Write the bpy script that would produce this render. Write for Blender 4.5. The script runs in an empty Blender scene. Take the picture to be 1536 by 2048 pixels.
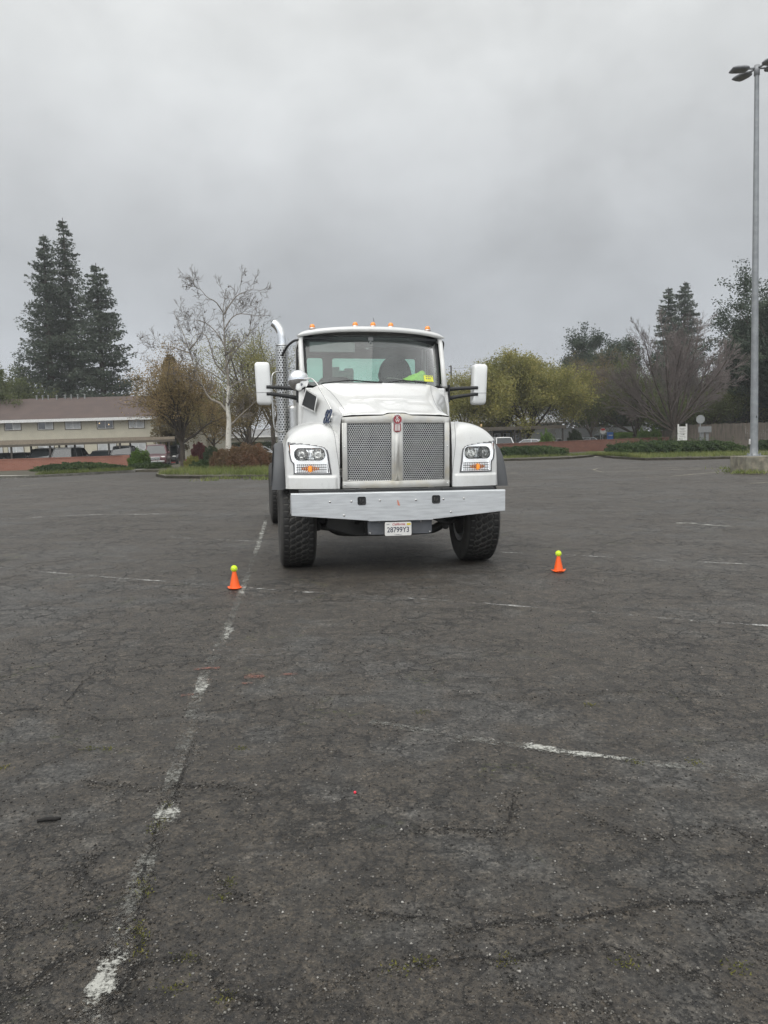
import bpy, bmesh, math, random
import numpy as np
from mathutils import Vector, Matrix, Euler
PI = math.pi
R = math.radians
S = bpy.context.scene
COL = S.collection

# ------------------------------------------------------------------ camera
FOC = 1500.0; EYE = 1.5; PITCH = math.atan(140/1500); ROLL = R(-1.5)
cam_d = bpy.data.cameras.new("camera"); cam = bpy.data.objects.new("camera", cam_d); COL.objects.link(cam)
cam_d.sensor_fit = 'VERTICAL'; cam_d.sensor_height = 36; cam_d.lens = 36*FOC/2048
cam_d.clip_start = 0.05; cam_d.clip_end = 3000
CROT = Matrix.Rotation(PI/2-PITCH, 3, 'X') @ Matrix.Rotation(ROLL, 3, 'Z')
cam.matrix_world = Matrix.Translation((0, 0, EYE)) @ CROT.to_4x4()
S.camera = cam

# ------------------------------------------------------------------ exposure, sky, sun
S.view_settings.view_transform = 'Standard'; S.view_settings.look = 'None'
S.view_settings.exposure = 0.0; S.view_settings.gamma = 1.0
SUN_EL, SUN_AZ = R(56), R(212)          # azimuth clockwise from +Y: behind the camera, a little left
world = bpy.data.worlds.new("World"); S.world = world; world.use_nodes = True

def build_world():
    nt = world.node_tree; N = nt.nodes; L = nt.links; N.clear()
    out = N.new('ShaderNodeOutputWorld')
    sky = N.new('ShaderNodeTexSky'); sky.sky_type = 'NISHITA'; sky.sun_disc = False
    sky.sun_elevation = SUN_EL; sky.sun_rotation = SUN_AZ
    b1 = N.new('ShaderNodeBackground'); L.new(sky.outputs[0], b1.inputs[0]); b1.inputs[1].default_value = 0.06
    tc = N.new('ShaderNodeTexCoord'); sep = N.new('ShaderNodeSeparateXYZ'); L.new(tc.outputs['Generated'], sep.inputs[0])
    def math_(op, a, b=None, c=None):
        m = N.new('ShaderNodeMath'); m.operation = op
        for i, v in enumerate((a, b, c)):
            if v is None: continue
            if isinstance(v, (int, float)): m.inputs[i].default_value = v
            else: L.new(v, m.inputs[i])
        return m.outputs[0]
    # project the direction on a cloud layer
    zc = math_('ADD', math_('MAXIMUM', sep.outputs[2], 0.0), 0.16)
    u = math_('DIVIDE', sep.outputs[0], zc); v = math_('DIVIDE', sep.outputs[1], zc)
    cb = N.new('ShaderNodeCombineXYZ'); L.new(u, cb.inputs[0]); L.new(v, cb.inputs[1]); cb.inputs[2].default_value = 3.7
    sc3 = N.new('ShaderNodeVectorMath'); sc3.operation = 'MULTIPLY'; L.new(tc.outputs['Generated'], sc3.inputs[0]); sc3.inputs[1].default_value = (3.0, 3.0, 4.2)
    n3 = N.new('ShaderNodeTexNoise'); n3.inputs['Scale'].default_value = 1.0; n3.inputs['Detail'].default_value = 5; n3.inputs['Roughness'].default_value = 0.56; n3.inputs['Distortion'].default_value = .15
    L.new(sc3.outputs[0], n3.inputs['Vector'])
    n1 = N.new('ShaderNodeTexNoise'); n1.inputs['Scale'].default_value = 0.75; n1.inputs['Detail'].default_value = 4; n1.inputs['Roughness'].default_value = 0.42
    n1.inputs['Distortion'].default_value = 0.5
    L.new(cb.outputs[0], n1.inputs['Vector'])
    n2 = N.new('ShaderNodeTexNoise'); n2.inputs['Scale'].default_value = 2.3; n2.inputs['Detail'].default_value = 5; n2.inputs['Roughness'].default_value = 0.5
    L.new(cb.outputs[0], n2.inputs['Vector'])
    ramp = N.new('ShaderNodeValToRGB'); L.new(sep.outputs[2], ramp.inputs[0])
    e = ramp.color_ramp.elements
    stops = [(0.0, (.60, .63, .69)), (.06, (.59, .62, .675)), (.15, (.50, .525, .555)), (.24, (.52, .54, .56)), (.33, (.66, .68, .695)), (.42, (.77, .79, .795)), (.52, (.83, .845, .84)), (.75, (1.12, 1.13, 1.13)), (1.0, (1.42, 1.42, 1.40))]
    e[0].position, e[0].color = stops[0][0], stops[0][1]+(1,)
    e[1].position, e[1].color = stops[-1][0], stops[-1][1]+(1,)
    for p, c in stops[1:-1]:
        k = e.new(p); k.color = c+(1,)
    f = math_('ADD', math_('MULTIPLY', math_('SUBTRACT', n1.outputs[0], 0.5), 0.10), math_('MULTIPLY', math_('SUBTRACT', n2.outputs[0], 0.5), 0.10))
    f = math_('ADD', f, math_('MULTIPLY', math_('SUBTRACT', n3.outputs[0], 0.5), 0.85))
    f = math_('ADD', f, 1.0)
    # brighter where the cloud is thin behind the camera
    back = math_('ADD', math_('MULTIPLY', math_('MAXIMUM', math_('MULTIPLY', sep.outputs[1], -1.0), 0.0), 1.1), 1.0)
    f = math_('MULTIPLY', f, back)
    mx = N.new('ShaderNodeVectorMath'); mx.operation = 'SCALE'; L.new(ramp.outputs[0], mx.inputs[0]); L.new(f, mx.inputs['Scale'])
    b2 = N.new('ShaderNodeBackground'); L.new(mx.outputs[0], b2.inputs[0]); b2.inputs[1].default_value = 1.0
    mix = N.new('ShaderNodeMixShader'); mix.inputs[0].default_value = 0.94
    L.new(b1.outputs[0], mix.inputs[1]); L.new(b2.outputs[0], mix.inputs[2]); L.new(mix.outputs[0], out.inputs[0])
build_world()
sun_d = bpy.data.lights.new("sun", 'SUN'); sun = bpy.data.objects.new("sun", sun_d); COL.objects.link(sun)
sun_d.energy = 1.4; sun_d.angle = R(64); sun_d.color = (1.0, .97, .93)
sd = Vector((math.sin(SUN_AZ)*math.cos(SUN_EL), math.cos(SUN_AZ)*math.cos(SUN_EL), math.sin(SUN_EL)))
sun.rotation_euler = (-sd).to_track_quat('-Z', 'Y').to_euler()

# ------------------------------------------------------------------ truck frame and ground relief
YAW, TILT = R(9.5), R(1.0)
TORG = Vector((0.17684, 8.388, -0.006))
TROT = (Matrix.Rotation(YAW, 3, 'Z') @ Matrix.Rotation(TILT, 3, 'Y'))
def gz(x, y):
    """the lot falls gently to the right near the truck and levels off farther away"""
    s = (x-TORG.x)*math.cos(YAW)+(y-TORG.y)*math.sin(YAW)
    if y <= 13: fd = 1.0
    elif y >= 34: fd = 0.0
    else:
        t = (y-13)/21; fd = 1-t*t*(3-2*t)
    if abs(s) > 60: s = math.copysign(60, s)
    return TORG.z-0.01746*8*math.tanh(s/8)*fd
def ray(px, py): return CROT @ Vector(((px-768)/FOC, -(py-1024)/FOC, -1))
def at(px, py, Y):
    d = ray(px, py); return Vector((0, 0, EYE))+d*(Y/d.y)
def gnd(px, py, dz=0.0):
    d = ray(px, py); z = 0.0
    for _ in range(8):
        p = Vector((0, 0, EYE))+d*((z-EYE)/d.z); z = gz(p.x, p.y)
    return Vector((p.x, p.y, z+dz))

# ------------------------------------------------------------------ tagging and linking
def tag(o, label=None, cat=None, group=None, kind=None):
    if label: o['label'] = label
    if cat: o['category'] = cat
    if group: o['group'] = group
    if kind: o['kind'] = kind
    return o
def thing(name, label, cat, loc=(0, 0, 0), rz=0, group=None):
    o = bpy.data.objects.new(name, None); COL.objects.link(o); o.empty_display_size = .2
    o.location = loc; o.rotation_euler = (0, 0, rz)
    return tag(o, label, cat, group)
def link(name, me, mat=None, parent=None, smooth=False, bevel=0, seg=2):
    o = bpy.data.objects.new(name, me); COL.objects.link(o)
    if mat: me.materials.append(mat)
    if parent: o.parent = parent
    if smooth:
        me.polygons.foreach_set('use_smooth', [True]*len(me.polygons))
    if bevel:
        m = o.modifiers.new('bevel', 'BEVEL'); m.width = bevel; m.segments = seg; m.limit_method = 'ANGLE'; m.angle_limit = R(40)
        if smooth: pass
        else: me.polygons.foreach_set('use_smooth', [True]*len(me.polygons)); m.harden_normals = True
    return o
def copy_tree(o, parent=None):
    c = o.copy(); COL.objects.link(c); c.parent = parent
    for ch in o.children: copy_tree(ch, c)
    return c

class MB:
    def __init__(s): s.v = []; s.f = []
    def add(s, vs, fs):
        b = len(s.v); s.v.extend([tuple(v) for v in vs]); s.f.extend([tuple(i+b for i in f) for f in fs]); return s
    def box(s, x0, x1, y0, y1, z0, z1):
        vs = [(x, y, z) for z in (z0, z1) for y in (y0, y1) for x in (x0, x1)]
        return s.add(vs, [(0, 2, 3, 1), (4, 5, 7, 6), (0, 1, 5, 4), (2, 6, 7, 3), (0, 4, 6, 2), (1, 3, 7, 5)])
    def prism(s, poly, a, b, axis='y'):
        """polygon in the plane across axis; extruded from a to b"""
        def P(u, w, t):
            return (u, t, w) if axis == 'y' else ((t, u, w) if axis == 'x' else (u, w, t))
        n = len(poly); vs = [P(u, w, a) for u, w in poly]+[P(u, w, b) for u, w in poly]
        fs = [tuple(range(n)), tuple(range(2*n-1, n-1, -1))]+[(i, i+n, (i+1) % n+n, (i+1) % n) for i in range(n)]
        return s.add(vs, fs)
    def tube(s, pts, r, n=10, caps=True):
        pts = [Vector(p) for p in pts]; m = len(pts)
        rs = r if hasattr(r, '__len__') else [r]*m
        up = None; vs = []
        for i, p in enumerate(pts):
            d = (pts[min(i+1, m-1)]-pts[max(i-1, 0)])
            d = d.normalized() if d.length > 1e-9 else Vector((0, 0, 1))
            if up is None:
                up = Vector((1, 0, 0)) if abs(d.x) < .8 else Vector((0, 1, 0))
            a = (up-d*up.dot(d)).normalized(); up = a; b = d.cross(a)
            for k in range(n):
                t = 2*PI*k/n; vs.append(p+(a*math.cos(t)+b*math.sin(t))*rs[i])
        fs = [(i*n+k, i*n+(k+1) % n, (i+1)*n+(k+1) % n, (i+1)*n+k) for i in range(m-1) for k in range(n)]
        if caps: fs += [tuple(range(n-1, -1, -1)), tuple((m-1)*n+k for k in range(n))]
        return s.add(vs, fs)
    def lathe(s, prof, c=(0, 0, 0), n=24, axis='z'):
        m = len(prof); vs = []
        for r, h in prof:
            for k in range(n):
                t = 2*PI*k/n; x, y = r*math.cos(t), r*math.sin(t)
                q = (x, y, h) if axis == 'z' else ((h, x, y) if axis == 'x' else (x, h, y))
                vs.append((q[0]+c[0], q[1]+c[1], q[2]+c[2]))
        fs = [(i*n+k, i*n+(k+1) % n, (i+1)*n+(k+1) % n, (i+1)*n+k) for i in range(m-1) for k in range(n)]
        return s.add(vs, fs)
    def ball(s, c, r, n=16, m=10, sc=(1, 1, 1)):
        vs = [(c[0]+r*sc[0]*math.sin(PI*i/m)*math.cos(2*PI*k/n), c[1]+r*sc[1]*math.sin(PI*i/m)*math.sin(2*PI*k/n), c[2]+r*sc[2]*math.cos(PI*i/m)) for i in range(m+1) for k in range(n)]
        return s.add(vs, [(i*n+k, (i+1)*n+k, (i+1)*n+(k+1) % n, i*n+(k+1) % n) for i in range(m) for k in range(n)])
    def grid(s, G):
        a, b = len(G), len(G[0]); vs = [G[i][j] for i in range(a) for j in range(b)]
        return s.add(vs, [(i*b+j, (i+1)*b+j, (i+1)*b+j+1, i*b+j+1) for i in range(a-1) for j in range(b-1)])
    def mesh(s, name='mesh'):
        me = bpy.data.meshes.new(name); me.from_pydata(s.v, [], s.f); me.update()
        bm = bmesh.new(); bm.from_mesh(me); bmesh.ops.remove_doubles(bm, verts=bm.verts, dist=1e-5)
        bmesh.ops.recalc_face_normals(bm, faces=bm.faces); bm.to_mesh(me); bm.free(); return me
    def raw(s, name='mesh'):
        me = bpy.data.meshes.new(name); me.from_pydata(s.v, [], s.f); me.update(); return me
    def obj(s, name, mat, parent=None, smooth=False, bevel=0, seg=2): return link(name, s.mesh(name), mat, parent, smooth, bevel, seg)

def np_mesh(name, V, F):
    """V (n,3) floats, F (m,k) ints, all faces with k corners"""
    V = np.asarray(V, dtype=np.float32); F = np.asarray(F, dtype=np.int32); m, k = F.shape
    me = bpy.data.meshes.new(name); me.vertices.add(len(V)); me.vertices.foreach_set('co', V.ravel())
    me.loops.add(m*k); me.loops.foreach_set('vertex_index', F.ravel()); me.polygons.add(m)
    me.polygons.foreach_set('loop_start', np.arange(m, dtype=np.int32)*k)
    try: me.polygons.foreach_set('loop_total', np.full(m, k, dtype=np.int32))
    except Exception: pass
    me.update(calc_edges=True); me.validate(); return me
def catmull(P, m):
    P = np.asarray(P, float); n = len(P); out = []
    for t in np.linspace(0, n-1-1e-9, m):
        i = int(t); f = t-i
        p0, p1, p2, p3 = P[max(i-1, 0)], P[i], P[i+1], P[min(i+2, n-1)]
        out.append(.5*((2*p1)+(-p0+p2)*f+(2*p0-5*p1+4*p2-p3)*f*f+(-p0+3*p1-3*p2+p3)*f**3))
    return np.array(out)
def loft(ctrl, mu, mv):
    """ctrl[v][u] -> smooth grid mv x mu"""
    A = np.array([catmull(row, mu) for row in ctrl]); B = np.array([catmull(A[:, j], mv) for j in range(mu)])
    return B.transpose(1, 0, 2)
def rpoly(x0, x1, z0, z1, r, n=5):
    pts = []
    for cx, cz, a0 in ((x1-r, z1-r, 0), (x0+r, z1-r, 90), (x0+r, z0+r, 180), (x1-r, z0+r, 270)):
        for k in range(n+1):
            a = R(a0+90*k/n); pts.append((cx+r*math.cos(a), cz+r*math.sin(a)))
    return pts
def text_mesh(name, s, size, mat, parent, M, depth=.001, sx=1.0, shear=0, bold=0, align='CENTER'):
    cu = bpy.data.curves.new('txt', 'FONT'); cu.body = s; cu.size = size; cu.extrude = depth; cu.align_x = align; cu.align_y = 'CENTER'; cu.shear = shear; cu.offset = bold
    o = bpy.data.objects.new('txt', cu); COL.objects.link(o)
    dg = bpy.context.evaluated_depsgraph_get(); me = bpy.data.meshes.new_from_object(o.evaluated_get(dg))
    bpy.data.objects.remove(o); me.transform(M @ Matrix.Diagonal((sx, 1, 1, 1)))
    me.name = name; me.materials.clear()
    return link(name, me, mat, parent)
FRONT = Matrix.Rotation(PI/2, 4, 'X')    # text standing up and facing -Y

# ------------------------------------------------------------------ materials
def srgb(r, g, b):
    f = lambda c: (c/255/12.92 if c/255 <= .04045 else ((c/255+.055)/1.055)**2.4)
    return (f(r), f(g), f(b))
def mat(name, col, rough=.6, metal=0, var=.12, scale=8, bump=0, bscale=60, col2=None, coat=0, dirt=None, dscale=3, damt=.5, spec=.5, stretch=None):
    m = bpy.data.materials.new(name); m.use_nodes = True; nt = m.node_tree; N = nt.nodes; L = nt.links
    b = N['Principled BSDF']; tc = N.new('ShaderNodeTexCoord'); src = tc.outputs['Object']
    if stretch:
        mp = N.new('ShaderNodeMapping'); mp.inputs['Scale'].default_value = stretch; L.new(src, mp.inputs[0]); src = mp.outputs[0]
    n = N.new('ShaderNodeTexNoise'); n.inputs['Scale'].default_value = scale; n.inputs['Detail'].default_value = 5; L.new(src, n.inputs['Vector'])
    mx = N.new('ShaderNodeMix'); mx.data_type = 'RGBA'
    c2 = col2 or tuple(min(1, c*(1+var)) for c in col); c1 = col if col2 else tuple(c*(1-var) for c in col)
    mx.inputs[6].default_value = c1+(1,); mx.inputs[7].default_value = c2+(1,)
    rr = N.new('ShaderNodeMapRange'); rr.inputs[1].default_value = .35; rr.inputs[2].default_value = .65; L.new(n.outputs[0], rr.inputs[0]); L.new(rr.outputs[0], mx.inputs[0])
    colr = mx.outputs[2]
    if dirt:
        dn = N.new('ShaderNodeTexNoise'); dn.inputs['Scale'].default_value = dscale; dn.inputs['Detail'].default_value = 7; dn.inputs['Roughness'].default_value = .65; L.new(src, dn.inputs['Vector'])
        dr = N.new('ShaderNodeMapRange'); dr.inputs[1].default_value = .5; dr.inputs[2].default_value = .72; dr.inputs[4].default_value = damt; L.new(dn.outputs[0], dr.inputs[0])
        dm = N.new('ShaderNodeMix'); dm.data_type = 'RGBA'; L.new(dr.outputs[0], dm.inputs[0]); L.new(colr, dm.inputs[6]); dm.inputs[7].default_value = dirt+(1,); colr = dm.outputs[2]
    L.new(colr, b.inputs['Base Color'])
    rm = N.new('ShaderNodeMapRange'); rm.inputs[3].default_value = max(0.02, rough*.8); rm.inputs[4].default_value = min(1, rough*1.2); L.new(n.outputs[0], rm.inputs[0]); L.new(rm.outputs[0], b.inputs['Roughness'])
    b.inputs['Metallic'].default_value = metal; b.inputs['Specular IOR Level'].default_value = spec
    if coat: b.inputs['Coat Weight'].default_value = coat; b.inputs['Coat Roughness'].default_value = .08
    if bump:
        bn = N.new('ShaderNodeTexNoise'); bn.inputs['Scale'].default_value = bscale; bn.inputs['Detail'].default_value = 4; L.new(src, bn.inputs['Vector'])
        bp = N.new('ShaderNodeBump'); bp.inputs['Strength'].default_value = bump; bp.inputs['Distance'].default_value = .01; L.new(bn.outputs[0], bp.inputs['Height']); L.new(bp.outputs[0], b.inputs['Normal'])
    return m
def leaf_mat(name, c1, c2, c3=None, scale=.6, trans=.40):
    c1, c2, c3 = (tuple(min(.5, q*1.32) for q in c) if c else None for c in (c1, c2, c3))
    m = bpy.data.materials.new(name); m.use_nodes = True; nt = m.node_tree; N = nt.nodes; L = nt.links; N.clear()
    out = N.new('ShaderNodeOutputMaterial'); geo = N.new('ShaderNodeNewGeometry'); tc = N.new('ShaderNodeTexCoord')
    n = N.new('ShaderNodeTexNoise'); n.inputs['Scale'].default_value = scale; n.inputs['Detail'].default_value = 3; L.new(tc.outputs['Object'], n.inputs['Vector'])
    ad = N.new('ShaderNodeMath'); ad.operation = 'MULTIPLY_ADD'; L.new(geo.outputs['Random Per Island'], ad.inputs[0]); ad.inputs[1].default_value = .5
    mr = N.new('ShaderNodeMapRange'); mr.inputs[1].default_value = .3; mr.inputs[2].default_value = .7; mr.inputs[4].default_value = .55; L.new(n.outputs[0], mr.inputs[0]); L.new(mr.outputs[0], ad.inputs[2])
    rp = N.new('ShaderNodeValToRGB'); L.new(ad.outputs[0], rp.inputs[0]); e = rp.color_ramp.elements
    e[0].color = c1+(1,); e[1].color = (c3 or c2)+(1,); k = e.new(.55); k.color = c2+(1,)
    d = N.new('ShaderNodeBsdfPrincipled'); L.new(rp.outputs[0], d.inputs['Base Color']); d.inputs['Roughness'].default_value = .62; d.inputs['Specular IOR Level'].default_value = .3
    t = N.new('ShaderNodeBsdfTranslucent'); L.new(rp.outputs[0], t.inputs[0])
    mx = N.new('ShaderNodeMixShader'); mx.inputs[0].default_value = trans; L.new(d.outputs[0], mx.inputs[1]); L.new(t.outputs[0], mx.inputs[2]); L.new(mx.outputs[0], out.inputs[0])
    return m
def glass_mat(name, tint=(.8, .86, .84), dust=.05, rough=.02, gain=1.0, dust_veil_col=(.5, .53, .53)):
    m = bpy.data.materials.new(name); m.use_nodes = True; nt = m.node_tree; N = nt.nodes; L = nt.links; N.clear()
    out = N.new('ShaderNodeOutputMaterial'); tr = N.new('ShaderNodeBsdfTransparent'); tr.inputs[0].default_value = tint+(1,)
    gl = N.new('ShaderNodeBsdfGlossy'); gl.inputs['Roughness'].default_value = rough; fr = N.new('ShaderNodeFresnel'); fr.inputs[0].default_value = 1.5
    mm = N.new('ShaderNodeMath'); mm.operation = 'MULTIPLY'; mm.inputs[1].default_value = gain; mm.use_clamp = True; L.new(fr.outputs[0], mm.inputs[0])
    df = N.new('ShaderNodeBsdfDiffuse'); df.inputs[0].default_value = dust_veil_col+(1,)
    tc = N.new('ShaderNodeTexCoord'); n = N.new('ShaderNodeTexNoise'); n.inputs['Scale'].default_value = 3; n.inputs['Detail'].default_value = 5; L.new(tc.outputs['Object'], n.inputs['Vector'])
    dm = N.new('ShaderNodeMath'); dm.operation = 'MULTIPLY'; dm.inputs[1].default_value = dust*2; L.new(n.outputs[0], dm.inputs[0])  # dust film; on the windshield it also paints a veil of reflected sky
    m1 = N.new('ShaderNodeMixShader'); L.new(dm.outputs[0], m1.inputs[0]); L.new(tr.outputs[0], m1.inputs[1]); L.new(df.outputs[0], m1.inputs[2])
    m2 = N.new('ShaderNodeMixShader'); L.new(mm.outputs[0], m2.inputs[0]); L.new(m1.outputs[0], m2.inputs[1]); L.new(gl.outputs[0], m2.inputs[2]); L.new(m2.outputs[0], out.inputs[0])
    return m
def emit_mat(name, col, st):
    m = bpy.data.materials.new(name); m.use_nodes = True; b = m.node_tree.nodes['Principled BSDF']
    b.inputs['Base Color'].default_value = col+(1,); b.inputs['Emission Color'].default_value = col+(1,); b.inputs['Emission Strength'].default_value = st; return m

def node_kit(m):
    m.use_nodes = True; nt = m.node_tree; N = nt.nodes; L = nt.links
    def mth(op, a, b=None, clamp=False):
        q = N.new('ShaderNodeMath'); q.operation = op; q.use_clamp = clamp
        for i, v in enumerate((a, b)):
            if v is None: continue
            if isinstance(v, (int, float)): q.inputs[i].default_value = v
            else: L.new(v, q.inputs[i])
        return q.outputs[0]
    def noise(vec, sc, det=4, rg=.5, dist=0):
        q = N.new('ShaderNodeTexNoise'); q.inputs['Scale'].default_value = sc; q.inputs['Detail'].default_value = det; q.inputs['Roughness'].default_value = rg; q.inputs['Distortion'].default_value = dist
        L.new(vec, q.inputs['Vector']); return q
    def rng(v, a, b, c=0., d=1.):
        q = N.new('ShaderNodeMapRange'); L.new(v, q.inputs[0])
        for i, t in enumerate((a, b, c, d)): q.inputs[i+1].default_value = t
        return q.outputs[0]
    def mixc(f, a, b):
        q = N.new('ShaderNodeMix'); q.data_type = 'RGBA'
        if isinstance(f, (int, float)): q.inputs[0].default_value = f
        else: L.new(f, q.inputs[0])
        for i, v in ((6, a), (7, b)):
            if isinstance(v, tuple): q.inputs[i].default_value = v+(1,)
            else: L.new(v, q.inputs[i])
        return q.outputs[2]
    return nt, N, L, mth, noise, rng, mixc

def asphalt_material():
    m = bpy.data.materials.new('asphalt'); nt, N, L, mth, noise, rng, mixc = node_kit(m); b = N['Principled BSDF']
    tc = N.new('ShaderNodeTexCoord'); P = tc.outputs['Object']
    big = noise(P, .35, 4, .55); mid = noise(P, 2.2, 5, .6); fine = noise(P, 55, 4, .7); grain = noise(P, 170, 3, .7)
    # smoother bluish grey worn patches against brown grey weathered stone
    patch = rng(mth('ADD', mth('MULTIPLY', big.outputs[0], .5), mth('MULTIPLY', mid.outputs[0], .5)), .50, .57)
    col = mixc(patch, (.0340, .0268, .0182), (.052, .0505, .0465))
    col = mixc(rng(noise(P, .11, 3).outputs[0], .38, .62), col, mixc(.5, col, (.058, .047, .0345)))
    # mineral grains
    gr = rng(grain.outputs[0], .52, .70); col = mixc(mth('MULTIPLY', gr, .55), col, (.125, .112, .092))
    dk = rng(fine.outputs[0], .30, .44, 1., 0.); col = mixc(mth('MULTIPLY', dk, .85), col, (.006, .006, .005))
    pits = rng(noise(P, 95, 2, .5).outputs[0], .36, .42, 1., 0.); col = mixc(mth('MULTIPLY', pits, mth('MULTIPLY', rng(big.outputs[0], .35, .6, 1., .4), .75)), col, (.007, .0065, .006))
    hole = rng(noise(P, 26, 3, .6).outputs[0], .31, .37, 1., 0.); col = mixc(mth('MULTIPLY', hole, .85), col, (.006, .0055, .005))
    dust = rng(noise(P, 16, 6, .8).outputs[0], .54, .66); col = mixc(mth('MULTIPLY', dust, mth('MULTIPLY', rng(mid.outputs[0], .40, .62), .55)), col, (.120, .107, .088))
    blot = rng(noise(P, 7, 6, .75).outputs[0], .38, .62, .62, 1.34); bm_ = N.new('ShaderNodeVectorMath'); bm_.operation = 'SCALE'; L.new(col, bm_.inputs[0]); g60 = rng(noise(P, 62, 2, .5).outputs[0], .34, .66, .45, 1.60); g24 = rng(noise(P, 24, 3, .6).outputs[0], .36, .64, .68, 1.32); L.new(mth('MULTIPLY', blot, mth('MULTIPLY', g60, g24)), bm_.inputs['Scale']); col = bm_.outputs[0]
    vs = N.new('ShaderNodeTexVoronoi'); vs.inputs['Scale'].default_value = 42; vs.inputs['Randomness'].default_value = 1; L.new(P, vs.inputs['Vector'])
    vc = N.new('ShaderNodeSeparateColor'); L.new(vs.outputs['Color'], vc.inputs[0])
    chip = mth('MULTIPLY', rng(vs.outputs['Distance'], .16, .24, 1., 0.), rng(vc.outputs[0], .90, .92)); col = mixc(mth('MULTIPLY', chip, .8), col, (.26, .25, .23))
    # network of cracks
    wob = N.new('ShaderNodeVectorMath'); wob.operation = 'SCALE'; wn = noise(P, 3.0, 8, .72); L.new(wn.outputs['Color'], wob.inputs[0]); wob.inputs['Scale'].default_value = .38
    ad = N.new('ShaderNodeVectorMath'); L.new(P, ad.inputs[0]); L.new(wob.outputs[0], ad.inputs[1])
    def cracks(sc, w):
        v = N.new('ShaderNodeTexVoronoi'); v.feature = 'DISTANCE_TO_EDGE'; v.inputs['Scale'].default_value = sc; L.new(ad.outputs[0], v.inputs['Vector'])
        return rng(v.outputs['Distance'], w*.25, w, 1., 0.)
    region = rng(noise(P, .5, 3).outputs[0], .40, .54); region2 = rng(noise(P, 1.3, 3).outputs[0], .40, .58)
    c1 = mth('MULTIPLY', cracks(1.0, .009), region2); c2 = mth('MULTIPLY', cracks(5.0, .030), mth('MULTIPLY', region, region2)); ck = mth('MAXIMUM', mth('MULTIPLY', c1, .7), mth('MULTIPLY', c2, 1.0))
    col = mixc(mth('MULTIPLY', ck, .7), col, (.013, .012, .011))
    # moss beside some of the cracks
    wide = mth('MULTIPLY', cracks(1.0, .05), rng(noise(P, 1.7, 4).outputs[0], .56, .66)); ms = mth('MULTIPLY', wide, rng(noise(P, 34, 3).outputs[0], .52, .62))
    col = mixc(mth('MULTIPLY', ms, .7), col, (.075, .080, .022))
    # faint streaks of old paint dust, running across the lot
    mp = N.new('ShaderNodeMapping'); mp.inputs['Scale'].default_value = (.35, 2.2, 1); mp.inputs['Rotation'].default_value = (0, 0, R(14)); L.new(P, mp.inputs[0])
    st = mth('MULTIPLY', rng(noise(mp.outputs[0], 1.2, 6, .7).outputs[0], .58, .72), rng(noise(P, 22, 3, .7).outputs[0], .48, .62)); col = mixc(mth('MULTIPLY', st, .60), col, (.19, .185, .175))
    L.new(col, b.inputs['Base Color'])
    L.new(rng(mid.outputs[0], .3, .7, .52, .74), b.inputs['Roughness']); b.inputs['Specular IOR Level'].default_value = .75
    h = mth('ADD', mth('MULTIPLY', fine.outputs[0], .9), mth('MULTIPLY', grain.outputs[0], .5)); h = mth('SUBTRACT', h, mth('MULTIPLY', ck, 1.6)); h = mth('ADD', h, mth('MULTIPLY', chip, .6))
    bp = N.new('ShaderNodeBump'); bp.inputs['Strength'].default_value = 1.0; bp.inputs['Distance'].default_value = .012; L.new(h, bp.inputs['Height'])
    bp2 = N.new('ShaderNodeBump'); bp2.inputs['Strength'].default_value = .35; bp2.inputs['Distance'].default_value = .05; L.new(mid.outputs[0], bp2.inputs['Height']); L.new(bp.outputs[0], bp2.inputs['Normal']); L.new(bp2.outputs[0], b.inputs['Normal'])
    return m
def worn_paint(name, col, keep=.5, scale=9, soft=.06, rough=.7):
    """old paint flaked away in patches: what is gone is transparent"""
    m = bpy.data.materials.new(name); nt, N, L, mth, noise, rng, mixc = node_kit(m); b = N['Principled BSDF']
    tc = N.new('ShaderNodeTexCoord'); P = tc.outputs['Object']
    a = noise(P, scale*.30, 4).outputs[0]; c = noise(P, scale*2.2, 7, .78).outputs[0]; g = noise(P, 110, 3, .7).outputs[0]
    s = mth('ADD', mth('ADD', mth('MULTIPLY', a, .40), mth('MULTIPLY', c, .55)), mth('MULTIPLY', g, .30))
    th = .625+(.5-keep)*.24
    at_ = N.new('ShaderNodeAttribute'); at_.attribute_name = 'edge'
    al = mth('MULTIPLY', rng(mth('ADD', s, mth('MULTIPLY', at_.outputs['Fac'], -.14)), th-soft*.5, th+soft*.5), .92)
    L.new(mixc(rng(c, .4, .6), tuple(x*.8 for x in col), col), b.inputs['Base Color']); b.inputs['Roughness'].default_value = rough
    L.new(al, b.inputs['Alpha']); return m

M = {}
M['asphalt'] = asphalt_material()
M['white_line'] = worn_paint('worn_white_paint', (.42, .42, .385), .44, 18, .12)
M['white_strong'] = worn_paint('flaking_white_paint', (.46, .46, .42), .56, 22, .10)
M['line_ghost'] = worn_paint('ghost_of_paint', (.21, .21, .19), .26, 16, .14)
M['white_thin'] = worn_paint('thin_white_paint', (.42, .42, .40), .27, 7, .10)
M['line_far'] = worn_paint('far_worn_paint', (.40, .37, .29), .62, 3, .2)
M['red_mark'] = worn_paint('faded_red_paint', (.24, .10, .075), .30, 12, .15)
M['crack'] = worn_paint('crack_fill', (.009, .0085, .008), .44, 14, .16, .95)
M['concrete'] = mat('concrete', (.30, .29, .26), .85, var=.2, scale=4, bump=.3, dirt=(.10, .11, .07), dscale=1.5, damt=.7)
M['kerb'] = mat('kerb_concrete', (.17, .16, .13), .9, var=.25, scale=2, bump=.3, dirt=(.07, .08, .04), dscale=1.2, damt=.8)
M['soil'] = mat('soil', (.060, .052, .036), .95, var=.3, scale=2, bump=.5, dirt=(.07, .09, .03), dscale=.8, damt=.8)
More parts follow.
